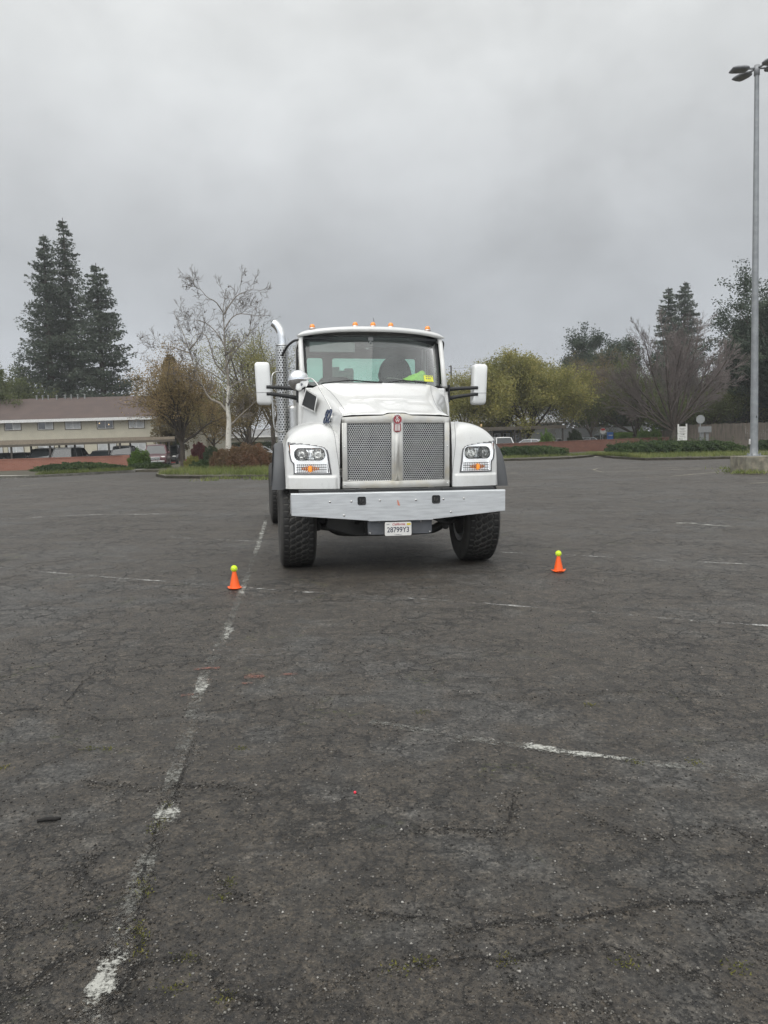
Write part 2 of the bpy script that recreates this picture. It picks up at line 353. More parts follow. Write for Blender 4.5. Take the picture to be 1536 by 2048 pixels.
M['paint'] = mat('white_truck_paint', (.66, .665, .65), .30, var=.02, scale=3, coat=.6, dirt=(.50, .485, .44), dscale=4, damt=.38)
M['white_plastic'] = mat('white_mirror_shell', (.74, .75, .74), .35, var=.02, coat=.3)
M['steel'] = mat('polished_grille_surround', (.64, .63, .59), .36, .6, var=.10, scale=5, dirt=(.66, .60, .46), dscale=3.2, damt=.95)
M['mesh_steel'] = mat('perforated_steel', (.60, .60, .58), .38, 1, var=.08, scale=12)
M['bumper'] = mat('brushed_aluminium', (.62, .64, .65), .42, .55, var=.10, scale=3, stretch=(1.5, 1, 14), dirt=(.70, .72, .73), dscale=1.2, damt=.6)
M['chrome'] = mat('chrome', (.82, .83, .84), .07, 1, var=.02)
M['chrome_dull'] = mat('satin_chrome', (.56, .56, .545), .28, 1, var=.08)
M['black'] = mat('black_plastic', (.018, .019, .02), .5, var=.25, scale=10)
M['rubber_grey'] = mat('grey_rubber_flare', (.075, .078, .082), .55, var=.12, scale=4)
M['bracket'] = mat('grey_painted_bracket', (.085, .09, .10), .6, dirt=(.13, .125, .115), dscale=4, damt=.5)
M['chassis'] = mat('dusty_black_steel', (.032, .032, .031), .7, var=.3, scale=6, dirt=(.06, .055, .048), dscale=3, damt=.6)
M['interior'] = mat('cab_interior_grey', (.055, .058, .06), .8, var=.15)
M['interior_light'] = mat('cab_lining', (.20, .21, .21), .8, var=.1)
M['seat'] = mat('seat_cloth', (.045, .046, .048), .9, var=.2, scale=30)
M['windshield'] = glass_mat('windshield_glass', (.82, .92, .88), .11, .015, 1.0, (.42, .46, .45))  # pale diffuse film stands in for the sky veil on the glass, besides dust
M['rear_glass'] = glass_mat('green_tinted_glass', (.72, .95, .86), .12, .02, 1.0, (.5, .62, .57))
M['side_glass'] = glass_mat('side_glass', (.30, .34, .33), .04, .02, 1.4)
M['amber'] = mat('amber_lens', (.85, .26, .02), .12, var=.08, coat=1)
M['amber_lit'] = emit_mat('amber_bulb_gleam', (1.0, .36, .04), .7)
M['lens'] = glass_mat('clear_lens', (.97, .98, .98), .02, .01, 1.2)
M['reflector'] = mat('headlight_reflector', (.42, .43, .44), .12, 1, var=.5, scale=28)
M['bezel_glow'] = emit_mat('self_lit_lamp_surround', (.92, .93, .94), .55)  # bezel and divider glow on their own to look bright white
M['gasket'] = mat('dark_gasket', (.10, .10, .105), .5)
M['redbadge'] = mat('red_enamel', (.30, .025, .03), .3, coat=.5)
M['plate'] = mat('plate_white', (.72, .71, .68), .45, var=.03)
M['plate_ink'] = mat('plate_dark_blue', (.012, .016, .05), .5)
M['plate_red'] = mat('plate_red_script', (.42, .04, .05), .5)
M['plate_yellow'] = mat('yellow_sticker', (.75, .60, .05), .5)
M['door_ink'] = mat('blue_decal', (.016, .030, .075), .4)
M['sticker'] = mat('yellow_green_sticker', (.70, .72, .08), .5)
M['hivis'] = mat('hivis_fabric', (.30, .62, .07), .8, var=.18, scale=14)
M['paper'] = mat('paper', (.62, .62, .55), .8)
M['wheel_rim'] = mat('white_steel_rim', (.45, .45, .44), .5, dirt=(.12, .11, .10), dscale=5, damt=.7)
M['orange'] = mat('cone_orange', (.95, .125, .012), .42, var=.05, scale=12, dirt=(.5, .12, .03), dscale=8, damt=.3)
M['ball'] = mat('tennis_felt', (.66, .88, .03), .95, var=.08, scale=40, bump=.5, bscale=200)
M['ball_seam'] = mat('tennis_seam', (.75, .80, .45), .9)
M['galv'] = mat('galvanised_pole', (.25, .265, .275), .55, .35, var=.12, scale=3, dirt=(.33, .34, .34), dscale=6, damt=.5)
M['lamp_grey'] = mat('lamp_head_grey', (.28, .29, .30), .5, .2)
M['plinth'] = mat('old_concrete', (.17, .16, .125), .9, var=.3, scale=3, bump=.4, dirt=(.36, .31, .23), dscale=4, damt=.8)
M['stucco'] = mat('beige_stucco', (.46, .43, .34), .9, var=.06, scale=1, bump=.2)
M['stucco_pale'] = mat('pale_stucco', (.42, .40, .33), .9, var=.06, scale=1)
M['roof'] = mat('brown_shingle', (.092, .068, .060), .9, var=.14, scale=.8, bump=.3, bscale=12)
M['roof_grey'] = mat('grey_shingle', (.22, .22, .22), .9, var=.15, scale=1)
M['white_trim'] = mat('white_trim', (.62, .62, .60), .6)
M['brown_trim'] = mat('brown_trim', (.10, .085, .065), .7)
M['tan_trim'] = mat('tan_trim', (.235, .195, .145), .7)
M['win_dark'] = mat('window_dark', (.045, .05, .052), .08, var=.4, scale=.7, spec=.8)
M['win_blind'] = mat('window_blind', (.42, .43, .43), .5, var=.15, scale=2)
M['lampglow'] = emit_mat('warm_lamp', (1.0, .70, .38), 1.1)
M['bark'] = mat('brown_bark', (.060, .048, .038), .95, var=.3, scale=6, bump=.6, bscale=20)
M['bark_grey'] = mat('grey_bark', (.085, .075, .068), .95, var=.25, scale=5)
M['bark_white'] = mat('white_mottled_bark', (.56, .54, .48), .85, var=.1, scale=5, dirt=(.10, .08, .06), dscale=5, damt=.95, bump=.4, bscale=12)
M['bark_syc'] = mat('grey_sycamore_limb', (.24, .215, .18), .9, var=.35, scale=3, dirt=(.10, .085, .07), dscale=3, damt=.9)
M['bark_twig'] = mat('pale_twig', (.15, .13, .11), .9, var=.2, scale=5)
M['twig_purple'] = mat('purple_grey_twig', (.155, .130, .122), .9, var=.2, scale=2)
M['fence_wood'] = mat('weathered_wood', (.095, .080, .064), .9, var=.35, scale=2.5, stretch=(3, 1, .3))
M['pole_wood'] = mat('dark_pole_wood', (.05, .047, .045), .9)
M['carport_steel'] = mat('brown_carport_post', (.055, .048, .042), .7)
M['sign_back'] = mat('grey_sign_back', (.26, .27, .265), .5, .3)
M['sign_grey'] = mat('grey_sign_board', (.17, .175, .175), .7)
M['sign_white'] = mat('white_sign_board', (.60, .60, .57), .6)
M['sign_ink'] = mat('sign_dark_lines', (.20, .19, .18), .7)
M['sign_red'] = mat('sign_red', (.50, .045, .04), .5)
M['blue_box'] = mat('blue_box', (.05, .17, .50), .5)
M['tyre_car'] = mat('car_tyre', (.02, .02, .02), .8)
M['car_glass'] = mat('dark_car_glass', (.02, .024, .026), .06, spec=.8)
M['red_light'] = mat('tail_lens', (.35, .02, .02), .2)
M['red_kerb'] = mat('red_painted_kerb', (.42, .045, .045), .7, var=.1, dirt=(.45, .32, .30), dscale=2, damt=.8)
M['stick'] = mat('dark_stick', (.012, .011, .010), .9)
M['redbead'] = mat('red_plastic', (.75, .04, .07), .4)

def brick_mat(name, c1, c2, mortar):
    m = bpy.data.materials.new(name); nt, N, L, mth, noise, rng, mixc = node_kit(m); b = N['Principled BSDF']
    tc = N.new('ShaderNodeTexCoord'); sp = N.new('ShaderNodeSeparateXYZ'); L.new(tc.outputs['Object'], sp.inputs[0]); cb = N.new('ShaderNodeCombineXYZ'); L.new(sp.outputs[0], cb.inputs[0]); L.new(sp.outputs[2], cb.inputs[1])
    br = N.new('ShaderNodeTexBrick'); L.new(cb.outputs[0], br.inputs['Vector']); br.inputs['Color1'].default_value = c1+(1,); br.inputs['Color2'].default_value = c2+(1,); br.inputs['Mortar'].default_value = mortar+(1,)
    br.inputs['Scale'].default_value = 1; br.inputs['Brick Width'].default_value = .30; br.inputs['Row Height'].default_value = .09; br.inputs['Mortar Size'].default_value = .010; br.inputs['Bias'].default_value = -.1
    n = noise(tc.outputs['Object'], .9, 5); L.new(mixc(rng(n.outputs[0], .35, .65, 0, .35), br.outputs['Color'], tuple(x*.75 for x in c1)), b.inputs['Base Color']); b.inputs['Roughness'].default_value = .9
    bp = N.new('ShaderNodeBump'); bp.inputs['Strength'].default_value = .4; bp.inputs['Distance'].default_value = .01; bp.invert = True; L.new(br.outputs['Fac'], bp.inputs['Height']); L.new(bp.outputs[0], b.inputs['Normal'])
    return m
M['brick_left'] = brick_mat('salmon_brick', (.30, .125, .088), (.35, .155, .11), (.33, .20, .155))
M['brick_right'] = brick_mat('red_brick', (.200, .078, .052), (.125, .050, .036), (.20, .13, .10))

# tyre material: black rubber, with dust that lies in the grooves
def tyre_material():
    m = bpy.data.materials.new('truck_tyre'); nt, N, L, mth, noise, rng, mixc = node_kit(m); b = N['Principled BSDF']
    a = N.new('ShaderNodeAttribute'); a.attribute_name = 'dust'; tc = N.new('ShaderNodeTexCoord'); n = noise(tc.outputs['Object'], 9, 5, .6)
    f = mth('MULTIPLY', a.outputs['Fac'], rng(n.outputs[0], .3, .6, .5, 1.)); L.new(mixc(f, (.008, .008, .008), (.12, .115, .105)), b.inputs['Base Color']); b.inputs['Roughness'].default_value = .72
    return m
M['tyre'] = tyre_material()

# ------------------------------------------------------------------ ground and markings
def build_ground():
    xs = sorted(set([-900, -400, -200, -120, -80]+list(range(-60, 61, 2))+[80, 120, 200, 400, 900])); ys = sorted(set([-60, -20, -10, -5]+list(np.arange(0, 40, 1.0))+[42, 46, 50, 60, 80, 120, 200, 400, 800, 1600]))
    MB().grid([[(x, y, gz(x, y)) for x in xs] for y in ys]).obj('ground', M['asphalt'], smooth=True)['kind'] = 'structure'
build_ground()
def strip(name, pts, width, mt, dz=.004, seg=.09, jit=0, seed=1, taper=False):
    """a painted line or crack lying on the ground through photo points"""
    rng = random.Random(seed); P = []
    for a, b in zip(pts[:-1], pts[1:]):
        n = max(1, int((b-a).length/seg))
        for i in range(n): P.append(a.lerp(b, i/n))
    P.append(pts[-1])
    if jit:
        o = 0
        for i in range(1, len(P)-1):
            o = o*.72+rng.uniform(-jit, jit); d = (P[i+1]-P[i-1]); n2 = Vector((-d.y, d.x, 0)).normalized(); P[i] = P[i]+n2*o
    V = []; E = []
    for i, p in enumerate(P):
        d = P[min(i+1, len(P)-1)]-P[max(i-1, 0)]; n2 = Vector((-d.y, d.x, 0)).normalized(); w = width/2*(rng.uniform(.45, 1.35) if jit else rng.uniform(.94, 1.06))
        if taper: w *= max(.15, min(1, i/4, (len(P)-1-i)/4))
        for s_, e in ((-1, 1), (-.6, 0), (.6, 0), (1, 1)):
            q = p+n2*w*s_; V.append((q.x, q.y, gz(q.x, q.y)+dz)); E.append(e if not jit or taper else max(e*.8, 1.0-min(i, len(P)-1-i)*.30))
    F = [(i*4+j, i*4+j+1, i*4+4+j+1, i*4+4+j) for i in range(len(P)-1) for j in range(3)]
    me = bpy.data.meshes.new(name); me.from_pydata(V, [], F); at_ = me.attributes.new('edge', 'FLOAT', 'POINT'); at_.data.foreach_set('value', [float(e) for e in E])
    o = link(name, me, mt); o['kind'] = 'structure'; return P
def G(*pp): return [gnd(x, y) for x, y in pp]
LL = [(541, 975), (533, 1030), (520, 1075), (503, 1130), (481, 1190), (447, 1275), (408, 1350), (392, 1400), (365, 1500), (335, 1590), (300, 1700), (262, 1800), (225, 1905), (185, 2025), (165, 2090)]
strip('painted_line', G(*LL), .095, M['line_ghost'])
for k, q in enumerate((((532, 1040), (520, 1080), (510, 1110)), ((490, 1170), (481, 1195)), ((462, 1245), (446, 1290)), ((412, 1345), (392, 1400)), ((386, 1490), (366, 1535)), ((345, 1585), (318, 1665)), ((300, 1745), (278, 1775)), ((252, 1872), (215, 1950), (192, 2005), (168, 2080)))): strip('painted_line', G(*q), .095, M['white_strong' if k == 7 else 'white_line'], .0052, .05, .007, 30+k)
strip('painted_line', G((-60, 1130), (150, 1150), (310, 1162), (460, 1174), (620, 1185), (915, 1203), (1150, 1222), (1320, 1236), (1440, 1246), (1600, 1256)), .075, M['white_thin'], .0044)
strip('painted_line', G((740, 1444), (910, 1474), (1130, 1506), (1335, 1530), (1540, 1560)), .09, M['line_ghost'])
for k, q in enumerate((((752, 1446), (785, 1450)), ((834, 1462), (870, 1466), (915, 1477), (945, 1482)), ((955, 1484), (1010, 1489)), ((1018, 1490), (1060, 1493), (1130, 1506), (1200, 1514), (1285, 1528)), ((1312, 1527), (1342, 1533)), ((1430, 1548), (1475, 1556), (1515, 1560)))): strip('painted_line', G(*q), .080, M['white_strong'], .0052, .05, .006, 50+k)
strip('painted_line', G((140, 1067), (290, 1073), (430, 1079), (640, 1090), (1030, 1106), (1140, 1110), (1300, 1120), (1460, 1127), (1600, 1134)), .07, M['white_thin'])
strip('painted_line', G((1342, 1048), (1362, 1046), (1385, 1047), (1440, 1052), (1480, 1053)), .13, M['white_strong'], .0045, .06, .012, 71)
strip('painted_line', G((0, 1038), (180, 1030), (340, 1028)), .22, M['white_thin'])
for a in (((38, 973), (85, 968)), ((150, 963), (215, 960)), ((190, 988), (540, 984)), ((-20, 990), (120, 988))): strip('painted_line', G(*a), .12, M['line_far'] if a[0][1] < 980 else M['white_thin'])
strip('painted_line', G((1207, 945), (1290, 941), (1420, 938), (1460, 937)), .12, M['line_far'])
strip('painted_line', G((1290, 955), (1360, 951), (1475, 941)), .12, M['line_far'])
strip('painted_line', G((1207, 945), (1186, 940), (1195, 937), (1320, 935), (1475, 938)), .10, M['line_far'])
strip('painted_line', G((1006, 947), (1034, 946)), .2, M['line_far'])
strip('painted_line', G((1500, 967), (1600, 962)), .12, M['line_far'])
strip('painted_line', G((318, 958), (545, 957)), .10, M['line_far'])
for a, w in ((((388, 1340), (420, 1337), (440, 1337)), .05), (((402, 1360), (420, 1362)), .07), (((362, 1392), (388, 1390)), .05), (((488, 1354), (528, 1350)), .16), (((484, 1368), (505, 1367)), .04), (((560, 1350), (596, 1349)), .05)): strip('paint_mark', G(*a), w, M['red_mark'], .0052)
CR = [[(235, 2060), (246, 2010), (266, 1945), (278, 1905), (276, 1850), (288, 1780), (290, 1730), (302, 1700), (318, 1650), (345, 1600), (372, 1530), (400, 1470)],
      [(100, 2050), (141, 2038), (211, 2007), (258, 1941), (297, 1925), (352, 1917), (410, 1921), (434, 1952), (441, 1988), (488, 2000), (535, 2007), (586, 2048)],
      [(0, 1855), (70, 1847), (113, 1851), (165, 1830), (258, 1855)], [(0, 1985), (60, 1980), (110, 1925), (160, 1905), (240, 1912)],
      [(0, 1422), (125, 1415), (165, 1425), (200, 1442), (275, 1437), (350, 1430), (390, 1425), (430, 1422), (475, 1412), (550, 1400), (600, 1392), (768, 1390)],
      [(125, 1415), (142, 1395), (165, 1365), (190, 1345), (260, 1338), (350, 1330), (460, 1320)],
      [(700, 1817), (782, 1830), (880, 1841), (912, 1860), (961, 1852), (1037, 1841), (1151, 1844), (1211, 1827), (1287, 1811), (1342, 1803), (1407, 1806), (1489, 1789), (1560, 1775)],
      [(640, 1975), (700, 1963), (771, 1942), (880, 1925), (939, 1917), (1015, 1925), (1102, 1904), (1151, 1898), (1244, 1904), (1298, 1920), (1407, 1952), (1450, 1990)],
      [(1026, 1920), (1032, 1974), (1081, 2012), (1190, 2018)], [(1168, 1963), (1211, 2001), (1249, 2055)], [(912, 1860), (905, 1895), (925, 1917)],
      [(1026, 1583), (1021, 1632), (1007, 1667), (907, 1659), (820, 1662)], [(1179, 1634), (1244, 1664), (1287, 1678), (1353, 1675), (1451, 1653), (1540, 1700)],
      [(896, 1392), (972, 1389), (1048, 1400), (1103, 1387), (1190, 1384), (1298, 1384), (1380, 1389), (1536, 1380)], [(1407, 1806), (1440, 1850), (1480, 1900), (1536, 1925)],
      [(150, 1560), (230, 1572), (330, 1580), (430, 1570), (520, 1590)], [(190, 1700), (150, 1760), (175, 1790), (290, 1770)], [(430, 1740), (450, 1790), (520, 1800)]]
CRP = []
for i, c in enumerate(CR): CRP.append(strip('ground_crack', G(*c), .017 if i < 12 else .011, M['crack'], .0062, .03, .006, i+3, True))

def octas(pos, size, rng, flat=.7):
    n = len(pos); base = np.array([[1, 0, 0], [0, 1, 0], [-1, 0, 0], [0, -1, 0], [0, 0, 1], [0, 0, -1]], float)
    j = base[None]*rng.uniform(.6, 1.3, (n, 6, 1)); j[:, :, 2] *= flat; a = rng.uniform(0, 6.28, n); c, s = np.cos(a), np.sin(a)
    x = j[:, :, 0]*c[:, None]-j[:, :, 1]*s[:, None]; y = j[:, :, 0]*s[:, None]+j[:, :, 1]*c[:, None]
    V = np.stack([x, y, j[:, :, 2]], 2)*size[:, None, None]+pos[:, None, :]
    F = np.array([[0, 1, 4], [1, 2, 4], [2, 3, 4], [3, 0, 4], [1, 0, 5], [2, 1, 5], [3, 2, 5], [0, 3, 5]]); F = (F[None]+np.arange(n)[:, None, None]*6).reshape(-1, 3)
    return V.reshape(-1, 3), F
def island_mat(name, stops, rough=.85):
    m = bpy.data.materials.new(name); nt, N, L, mth, noise, rng, mixc = node_kit(m); g = N.new('ShaderNodeNewGeometry'); r = N.new('ShaderNodeValToRGB'); L.new(g.outputs['Random Per Island'], r.inputs[0]); e = r.color_ramp.elements
    e[0].position, e[0].color = stops[0][0], stops[0][1]+(1,); e[1].position, e[1].color = stops[-1][0], stops[-1][1]+(1,)
    for p, c in stops[1:-1]: e.new(p).color = c+(1,)
    L.new(r.outputs[0], N['Principled BSDF'].inputs['Base Color']); N['Principled BSDF'].inputs['Roughness'].default_value = rough; return m
M['gravel'] = island_mat('loose_gravel', [(0, (.014, .013, .012)), (.45, (.045, .042, .037)), (.85, (.12, .112, .10)), (.985, (.20, .19, .17)), (1.0, (.42, .40, .37))])
def build_gravel():
    rng = np.random.default_rng(5); pts = []; sz = []
    n = 30000; py = rng.uniform(1130, 2100, n)**1.0; px = rng.uniform(-60, 1600, n)
    for x, y in zip(px, py):
        p = gnd(x, y); pts.append((p.x, p.y, p.z+.001)); sz.append(rng.choice([.0022, .003, .0045, .0075], p=[.40, .34, .20, .06])*(.55+p.y*.10))
    for P in CRP:
        for p in P:
            for _ in range(11 if p.y < 3.2 else 2):
                w_ = .022 if p.y < 3.2 else .045; q = (p.x+rng.normal()*w_, p.y+rng.normal()*w_); pts.append((q[0], q[1], gz(*q)+.002)); sz.append(rng.uniform(.002, .0065))
    V, F = octas(np.array(pts), np.array(sz), rng); tag(link('gravel', np_mesh('gravel', V, F), M['gravel']), kind='stuff')
build_gravel()
def blades(name, pts, hgt, wid, mt, rng, parent=None, lean=.35, kind='stuff'):
    n = len(pts); p = np.array(pts); h = rng.uniform(.4, 1.0, n)*hgt; a = rng.uniform(0, 6.28, n); d = np.stack([np.cos(a), np.sin(a), np.zeros(n)], 1)*wid
    l = rng.normal(0, lean, (n, 2))*h[:, None]; tip = p+np.stack([l[:, 0], l[:, 1], h], 1); V = np.stack([p-d, p+d, tip], 1).reshape(-1, 3)
    o = link(name, np_mesh(name, V, np.arange(3*n).reshape(-1, 3)), mt, parent)
    if kind: o['kind'] = kind
    return o
M['moss'] = leaf_mat('moss', (.045, .050, .014), (.115, .120, .028), (.22, .19, .045), 3)
M['grass'] = leaf_mat('grass', (.065, .080, .028), (.135, .165, .050), (.26, .25, .11), .4)
def build_moss():
    rng = np.random.default_rng(9); pts = []
    for ci, w, st in ((0, 1.0, 1), (1, .5, 1), (2, .2, 1), (4, .22, 1), (5, .3, 1), (6, .12, 1), (7, .3, 1), (11, .12, 1), (13, .15, 1)):
        P = CRP[ci]; k = 0
        for i, p in enumerate(P):
            if rng.random() < .05*w+.02: k = rng.integers(2, 7) if rng.random() < w else 0
            if k > 0:
                k -= 1
                for _ in range(int(16*w)+8): q = (p.x+rng.normal()*.016, p.y+rng.normal()*.022); pts.append((q[0], q[1], gz(*q)+.001))
    for x, y in ((441, 1797), (458, 1765), (350, 1975), (375, 1915), (180, 1497), (215, 1497), (480, 1497), (1270, 1525), (1390, 1525), (1010, 1920), (850, 1925), (2, 1536), (1475, 1935), (1180, 1410), (845, 1424), (450, 1995), (1255, 1925)):
        c = gnd(x, y)
        for _ in range(46): q = (c.x+rng.normal()*.02, c.y+rng.normal()*.016); pts.append((q[0], q[1], gz(*q)+.001))
    blades('moss', pts, .007, .0030, M['moss'], rng, lean=.9)
build_moss()

# ------------------------------------------------------------------ the truck
truck = thing('truck', 'white conventional truck cab with punched steel grille and aluminium bumper, facing the camera', 'truck')
truck.matrix_world = Matrix.Translation(TORG) @ TROT.to_4x4()
def T(name, mb, m, smooth=False, bevel=0, parent=None, seg=2): return mb.obj(name, M[m], parent or truck, smooth, bevel, seg)

def hood():
    H = [(.235, [(0, 1.82), (.35, 1.82), (.56, 1.805), (.628, 1.775), (.648, 1.60), (.655, 1.25), (.655, .985)]),
         (.30, [(0, 1.85), (.35, 1.848), (.545, 1.832), (.622, 1.795), (.658, 1.60), (.668, 1.25), (.668, .985)]),
         (.70, [(0, 1.965), (.35, 1.96), (.55, 1.94), (.645, 1.88), (.70, 1.70), (.725, 1.4), (.73, 1.05)]),
         (1.1, [(0, 2.105), (.4, 2.095), (.60, 2.07), (.71, 2.0), (.785, 1.82), (.82, 1.5), (.82, 1.1)]),
         (1.66, [(0, 2.285), (.45, 2.28), (.72, 2.262), (.875, 2.185), (.955, 2.0), (.995, 1.6), (.995, 1.2)])]
    ctrl = []
    for y, row in H: ctrl.append([(-x, y, z) for x, z in row[::-1]]+[(x, y, z) for x, z in row[1:]])
    A = loft(ctrl, 121, 70)
    X, Y, Z = A[..., 0], A[..., 1], A[..., 2]
    top = np.clip((.66-np.abs(X))/.06, 0, 1)
    nose_w = .125+.10*np.clip((Y-.24)/.55, 0, 1)
    nose = 1/(1+np.exp((np.abs(X)-nose_w)/.010))*1/(1+np.exp((Y-.86)/.02))
    wing = np.exp(-((Y-(.80+.12*np.abs(X)))/.028)**2)*np.clip((np.abs(X)-.05)/.05, 0, 1)*np.clip((.50-np.abs(X))/.08, 0, 1)
    fall = 1/(1+np.exp((Y-.82-.10*np.abs(X))/.03))
    Z += top*(.016*nose+.006*wing-.006*fall*(1-nose)*np.clip((.50-np.abs(X))/.05, 0, 1))
    sc = (1/(1+np.exp((np.abs(X-.0)-.062)/.006)))*(1/(1+np.exp((np.abs(Y-.66)-.055)/.006))); Z -= sc*.018
    T('hood', MB().grid(A.tolist()), 'paint', True)
    for s in (-1, 1):
        pts = [(s*x, y, z+.0015) for x, y, z in ((.735, 1.64, 2.262), (.66, 1.3, 2.155), (.612, 1.0, 2.052), (.578, .7, 1.945), (.566, .45, 1.868), (.60, .30, 1.822))]
        T('panel_gap', MB().tube([tuple(p) for p in catmull(pts, 24)], .0022, 5), 'gasket')
hood()
def hl_outline(k):
    o = catmull([(1.215, 1.505), (1.05, 1.488), (.90, 1.466), (.82, 1.442), (.792, 1.39), (.778, 1.28), (.760, 1.165), (.775, 1.150), (.95, 1.150), (1.15, 1.152), (1.165, 1.165), (1.168, 1.26), (1.195, 1.30), (1.212, 1.38), (1.222, 1.49), (1.215, 1.505)], 60)
    c = o.mean(0); return [(c[0]+(x-c[0])*k, c[1]+(z-c[1])*k) for x, z in o]
def fender(s):
    cols = [(.660, 1.64), (.78, 1.715), (.90, 1.735), (1.02, 1.715), (1.13, 1.672), (1.205, 1.61), (1.245, 1.53)]
    C = []
    for x, zt in cols:
        t = (x-.66)/.6; yf = .235+.16*t*t; zs = (zt-.98)
        C.append([(s*x, yf, .98), (s*x, yf+.004, 1.10), (s*x, yf+.012, 1.28), (s*x, yf+.035, 1.46 if zt > 1.56 else 1.40), (s*x, yf+.10, .35*1.46+.65*zt), (s*x, yf+.24, zt-.02), (s*x, .85, zt+.012), (s*x, 1.20, zt+.02), (s*x, 1.50, zt-.03), (s*x, 1.66, zt-.20)])
    C.append([(s*1.262, .41, .98), (s*1.262, .42, 1.06), (s*1.264, .44, 1.17), (s*1.268, .48, 1.27), (s*1.27, .56, 1.37), (s*1.27, .68, 1.45), (s*1.27, .85, 1.50), (s*1.27, 1.05, 1.50), (s*1.27, 1.28, 1.42), (s*1.27, 1.50, 1.20)])
    A = loft(C, 130, 150)
    x = np.abs(A[..., 0]); z = A[..., 2]; y = A[..., 1]
    sill = (z < 1.15)*(y < .60)*np.clip((1.245-x)/.02, 0, 1)*np.clip((x-.68)/.03, 0, 1); A[..., 1] -= .022*np.clip((1.125-z)/.014, 0, 1)*sill
    fb = MB().grid(A.tolist()); hp = hl_outline(1.0)
    def inside(x, z):
        c = False
        for (xa, za), (xb, zb) in zip(hp, hp[1:]+hp[:1]):
            if (za > z) != (zb > z) and x < (xb-xa)*(z-za)/(zb-za)+xa: c = not c
        return c
    fb.f = [f for f in fb.f if not (fb.v[f[0]][1] < .62 and inside(abs(sum(fb.v[i][0] for i in f)/4), sum(fb.v[i][2] for i in f)/4))]
    T('fender', fb, 'paint', True)
    # seam between fender and hood
    pts = [(s*.643, .226, 1.0), (s*.668, .225, 1.25), (s*.694, .236, 1.45), (s*.708, .29, 1.60), (s*.74, .44, 1.705), (s*.79, .6, 1.748)]
    T('panel_gap', MB().tube([tuple(p) for p in catmull(pts, 24)], .0024, 5), 'gasket')
    # rubber flare round the wheel arch
    arch = catmull([(.50, .965), (.515, 1.10), (.56, 1.25), (.66, 1.38), (.80, 1.455), (1.0, 1.48), (1.2, 1.42), (1.38, 1.26), (1.47, 1.05), (1.48, .96)], 40); Gd = []
    for i, (yy, zz) in enumerate(arch):
        u = i/39; out = 1.375+.045*abs(2*u-1)**1.5
        k = np.array([yy-.98, zz-.95]); k = k/np.linalg.norm(k)
        if u < .02 or u > .98: k = np.array([k[0], 0])
        Gd.append([(s*1.235, yy-.015*k[0]*-1, zz+.012), (s*1.30, yy+.035*k[0], zz+.030*max(k[1], 0)), (s*(out-.02), yy+.04*k[0], zz+.02*max(k[1], 0)), (s*out, yy+.02*k[0], zz), (s*out, yy-.02*k[0], zz-.03*max(k[1], 0)), (s*(out-.012), yy-.02*k[0], zz-.03*max(k[1], 0)), (s*1.24, yy-.02*k[0], zz-.02*max(k[1], 0))])
    T('wheel_arch_flare', MB().grid(Gd), 'rubber_grey', True)
    T('wheel_well', MB().grid([[(s*xx, .98+.53*math.cos(a), .93+.52*math.sin(a)) for xx in (.70, 1.22)] for a in np.linspace(-.1, PI+.1, 20)]), 'chassis', True)
fender(-1); fender(1)

